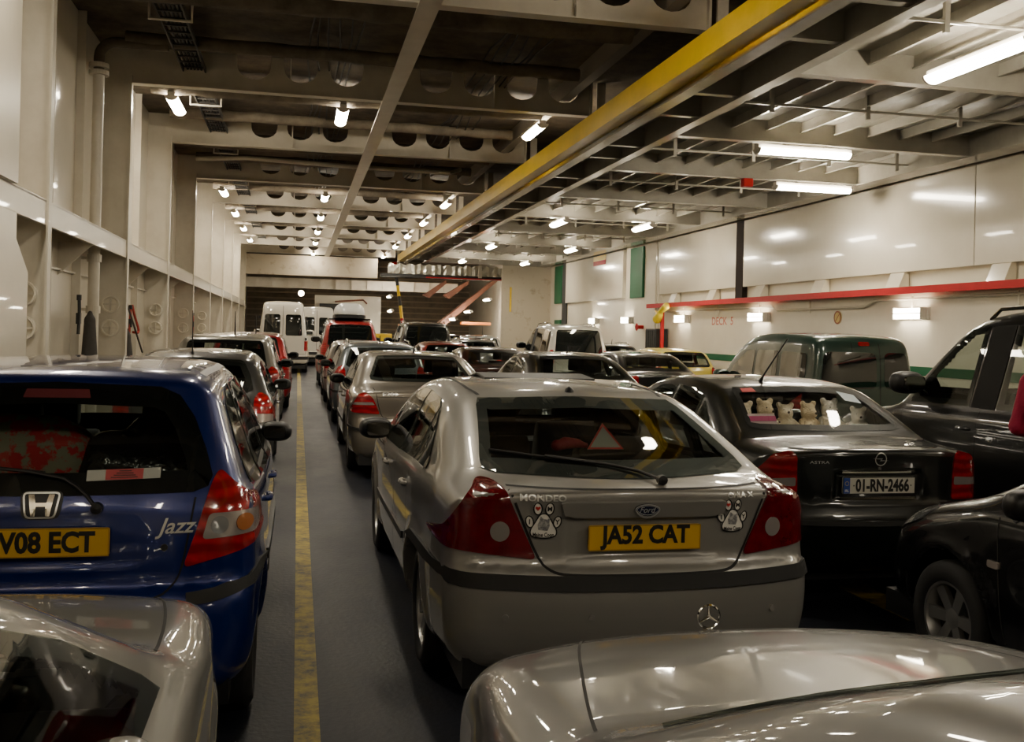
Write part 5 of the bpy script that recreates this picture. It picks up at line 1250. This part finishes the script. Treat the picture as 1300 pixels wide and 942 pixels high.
    # --- small cars
    H = car(HATCH, 'hatchback_car', 'dark grey hatchback directly in front of the blue hatchback', dgrey, (-1.04, 10.5, 0), 0, GRP)
    B = HATCH['B']
    for sx in (-1, 1): ribbon(B, 'T', [(sx*a, b) for a, b in chaikin([(.70,2.86),(.66,3.1),(.58,3.5),(.52,3.72),(.40,3.80),(0,3.84)], 2, False)], .008, 'panel_seam', M_SEAM, H, .0015)
    h3 = again(H, 'glossy black car nose with a silver alloy wheel, bottom right edge', paint('black', (.004, .004, .005), 0, .25), (4.10, 1.40, 0))
    patch(B, 'l', round_poly([(2.72,.655),(2.80,.655),(2.80,.69),(2.72,.69)], .012), 'side_repeater', M_CLEAR, h3, .01, .03, .008)
    again(H, 'pale silver hatchback between the blue grey estate and the red off-roader', paint('pale_silver', (.42, .41, .38), .4, .3), (1.42, 23.0, 0))
    again(H, 'red hatchback two cars ahead of the maroon saloon\'s lane', paint('red', (.26, .02, .012), .2, .3), (3.75, 24.9, 0))
    again(H, 'yellow car mostly hidden beside the green van', paint('yellow_car', (.50, .40, .05), 0, .3), (8.95, 21.8, 0))
    z0 = B.trace('T', [(.0, .6)])[0, 2]; plate(H, B, .84, None)
    m = MB(); m.tube([(-.05, .62, z0-.01), (-.05, .58, z0+.03), (-.05, .52, z0+.46)], [.02, .007, .004], 8); m.build('roof_aerial', M_DARK, H, True)
    # --- estates
    E = car(ESTATE, 'estate_car', 'blue grey estate with roof rails ahead of the champagne saloon', paint('blue_grey', (.13, .15, .165), .5, .3), (1.48, 17.7, 0), 0, GRP)
    B = ESTATE['B']; z0 = B.trace('T', [(0, .75)])[0, 2]; m = MB(); m.tube([(.0, .75, z0-.01), (.0, .68, z0+.14)], [.016, .006], 8); m.build('roof_aerial', M_DARK, E, True)
    again(E, 'dark estate farthest ahead near the right-hand wall', dgrey, (9.1, 27.5, 0))
    again(E, 'grey estate half hidden ahead of the white off-roader\'s left side', paint('mid_grey', (.14, .14, .135), .4, .3), (5.9, 32.5, 0))
    # --- people carriers
    V = car(MPV, 'people_carrier', 'silver grey people carrier ahead of the dark grey hatchback', paint('stone_grey', (.25, .24, .215), .5, .3), (-1.08, 15.6, 0), 0, GRP)
    B = MPV['B']; z0 = B.trace('T', [(0, .9)])[0, 2]; m = MB(); m.tube([(.1, .95, z0-.01), (.1, .88, z0+.36)], [.014, .005], 8); m.build('roof_aerial', M_DARK, V, True)
    again(V, 'red people carrier showing its right side ahead of the silver one', paint('bright_red', (.33, .012, .018), .2, .3), (-.98, 21.2, 0))
    again(V, 'dark people carrier far ahead beneath the striped pole\'s right side', paint('black3', (.010, .011, .011), 0, .3), (6.3, 42.0, 0))
    again(V, 'silver people carrier far ahead beside the far transverse wall', paint('silver2', (.34, .34, .33), .4, .3), (7.0, 37.6, 0))
    # --- off-roaders
    S = car(SUVK, 'off_road_car', 'big black off-road car beside the person in the crimson top', paint('black4', (.0035, .0035, .0035), 0, .28), (6.12, 4.78, 0), 0, GRP)
    for v in 'lr':
        patch(SUVK['B'], v, [(1.94,1.215),(1.90,1.875),(2.17,1.87),(2.22,1.22)], 'pillar_trim', mat('pillar_black', (.004, .004, .004), .55, spec=.2), S, .005)
    S2 = []
    S2.append(again(S, 'red off-road car carrying a pale roof box', paint('red2', (.24, .015, .015), .2, .3), (1.52, 29.5, 0)))
    S2.append(again(S, 'white off-road car with a dark rear window by the right-hand wall', paint('white', (.58, .56, .50), 0, .3), (7.38, 25.6, 0)))
    S2.append(again(S, 'black off-road car far ahead with bright roof rails', paint('black5', (.008, .009, .009), 0, .3), (3.93, 30.6, 0)))
    for v in S2:
        for o in v.children:
            if o.name.startswith(('rear_window', 'side_window')): o.material_slots[0].link = 'OBJECT'; o.material_slots[0].material = M_GLASS_O
    rb = thing('roof_box', 'pale grey streamlined roof box on top of the red off-road car', 'roof box', (1.52, 30.9, 1.99), 0)
    P, Q, N = surface_nets(lambda p: (((np.abs(p[:, 0])/.46)**4+(np.abs(p[:, 1])/1.0)**4+(np.abs(p[:, 2]-.0)/.40)**2.4+1e-9)**.3-1)*.4, (-.55, -1.1, 0.0), (.55, 1.1, .5), .06, smooth=1)
    m = link('box_lid', np_mesh('box_lid', P, Q, N), mat('box_grey', (.50, .50, .49), .35, coat=.3), rb); m.location = (0, 0, .12)
    m = MB(); m.prism(round_poly([(-.46,-1.0),(.46,-1.0),(.46,1.0),(-.46,1.0)], .2), 'z', .06, .15); m.build('box_base', M_DARK, rb)
    for y in (-.5, .5):
        m = MB(); m.tube([(-.62, y, -.03), (-.62, y, .03), (.62, y, .03), (.62, y, -.03)], .025, 8); m.build('roof_bar', M_DARK, rb)
    # --- vans
    W = car(VAN, 'panel_van', 'tall white van with two rear windows standing by the cream wall', paint('van_white', (.62, .59, .52), 0, .35), (-.55, 38.5, 0), 0, GRP, 'van')
    for sx in (-1, 1):
        for z in (1.3, 2.1):
            m = MB(); m.box(sx*.86-.04, sx*.86+.04, -.0, .05, z-.05, z+.05); m.build('door_hinge', M_DARK, W)
    again(W, 'second white van farther ahead beside the red off-road car', paint('van_white', (.62, .59, .52), 0, .35), (.85, 46.5, 0), 0)
    K = car(KANGOO, 'small_van', 'dark green small van with twin rear doors near the white wall', paint('van_green', (.014, .036, .027), .25, .32), (7.35, 11.8, 0), 0, GRP, 'van')
    B = KANGOO['B']; patch(B, 'R', round_poly([(-.10,1.665),(.06,1.665),(.06,1.715),(-.10,1.715)], .02), 'high_brake_light', M_TAIL, K, .012, .04, .01)

def person():
    t = thing('person', 'person in a crimson top and dark jeans standing beside the black off-road car', 'person', (4.90, 5.62, 0), -1.15)
    # local: faces +y, height 1.80
    legs = []; arms = []
    for s in (-1, 1):
        legs += [((s*.09, 0, .93), (s*.105, .02, .50), .092, .062), ((s*.105, .02, .50), (s*.11, -.02, .10), .060, .043)]
        arms += [((s*.19, -.01, 1.47), (s*.25, -.04, 1.18), .062, .048), ((s*.25, -.04, 1.18), (s*.17, .20, 1.10), .047, .034)]
    feet = [((s*.11, -.03, .06), (s*.125, .14, .045), .05, .038) for s in (-1, 1)]
    torso = [((0, 0, .95), (0, .0, 1.08), .135, .13), ((-.06, 0, .95), (.06, 0, .95), .12, .12), ((-.05, 0, 1.15), (.05, 0, 1.15), .115, .115), ((-.10, 0, 1.38), (.10, 0, 1.38), .115, .115), ((-.17, -.01, 1.47), (.17, -.01, 1.47), .06, .06)]
    head = [((0, 0, 1.48), (0, .02, 1.60), .058, .054), ((0, .03, 1.645), (0, .02, 1.715), .072, .088), ((0, .085, 1.615), (0, .08, 1.64), .030, .035), ((0, .115, 1.66), (0, .118, 1.672), .014, .010)]
    head += [((s*.084, .015, 1.665), (s*.086, .01, 1.685), .016, .02) for s in (-1, 1)]
    hands = []
    for s in (-1, 1):
        w = Vector((s*.17, .20, 1.10)); d = Vector((-s*.25, .95, -.05)).normalized(); sd = Vector((d.y, -d.x, 0))
        hands.append((tuple(w), tuple(w+d*.085), .030, .036))
        for q in range(4):
            b0 = w+d*.09+sd*(.027-.018*q); ln = (.062, .072, .068, .052)[q]; b1 = b0+d*ln*.55+Vector((0, 0, -.012)); b2 = b1+d*ln*.35+Vector((0, 0, -.028))
            hands += [(tuple(b0), tuple(b1), .0095, .009), (tuple(b1), tuple(b2), .009, .0075)]
        th = w+d*.03+sd*(-s*-.03); hands += [(tuple(w+d*.02), tuple(w+d*.055+Vector((-s*.045, 0, .005))), .014, .011), (tuple(w+d*.055+Vector((-s*.045, 0, .005))), tuple(w+d*.095+Vector((-s*.05, 0, -.005))), .011, .009)]
    skin = mat('skin', (.55, .33, .24), .5)
    body = blob('body', torso+legs+arms+head+hands+feet, .016, .012, skin, t)
    fat = lambda cs, d: [(c[0], c[1], c[2]+d, c[3]+d) for c in cs]
    sleeves = [((s*.25, -.04, 1.18), (s*.186, .16, 1.115), .047, .040) for s in (-1, 1)]
    blob('sweater', fat(torso, .014)+fat([a for i, a in enumerate(arms) if i % 2 == 0], .010)+fat(sleeves, .010), .018, .03, mat('crimson_knit', (.33, .006, .045), .85, bump=(25., .3)), t)
    blob('jeans', fat(legs, .02)+[((-.06, 0, .90), (.06, 0, .90), .135, .135)], .022, .04, mat('dark_denim', (.018, .022, .032), .8), t)
    blob('shoes', fat(feet, .014), .018, .02, mat('shoe_brown', (.04, .028, .02), .5), t)
    blob('hair', [((0, -.015, 1.70), (0, .02, 1.745), .092, .082), ((0, -.05, 1.62), (0, -.045, 1.70), .06, .08)], .02, .03, mat('hair_brown', (.06, .035, .02), .6, bump=(80., .6)), t)
    for s in (-1, 1):
        blob('eye', [((s*.030, .098, 1.695), (s*.030, .099, 1.695), .012, .012)], .006, .01, M_WHITE, body); blob('pupil', [((s*.030, .108, 1.695), (s*.030, .109, 1.695), .006, .006)], .004, .01, M_BLK, body)
    blob('mouth', [((-.022, .110, 1.628), (.022, .110, 1.628), .006, .006)], .005, .01, mat('lips', (.42, .14, .12), .5), body)

def look():
    w = bpy.data.worlds.new('world'); SC.world = w; w.use_nodes = True
    w.node_tree.nodes['Background'].inputs[0].default_value = (0, 0, 0, 1)
    SC.view_settings.view_transform = 'AgX'; SC.view_settings.look = 'AgX - Base Contrast'; SC.view_settings.exposure = .55
    SC.cycles.use_denoising = True; SC.cycles.max_bounces = 8; SC.cycles.diffuse_bounces = 4; SC.cycles.glossy_bounces = 5; SC.cycles.transparent_max_bounces = 16
    SC.cycles.sample_clamp_indirect = 6; SC.cycles.caustics_reflective = False; SC.cycles.caustics_refractive = False

env(); vehicles(); person(); make_camera(); look()
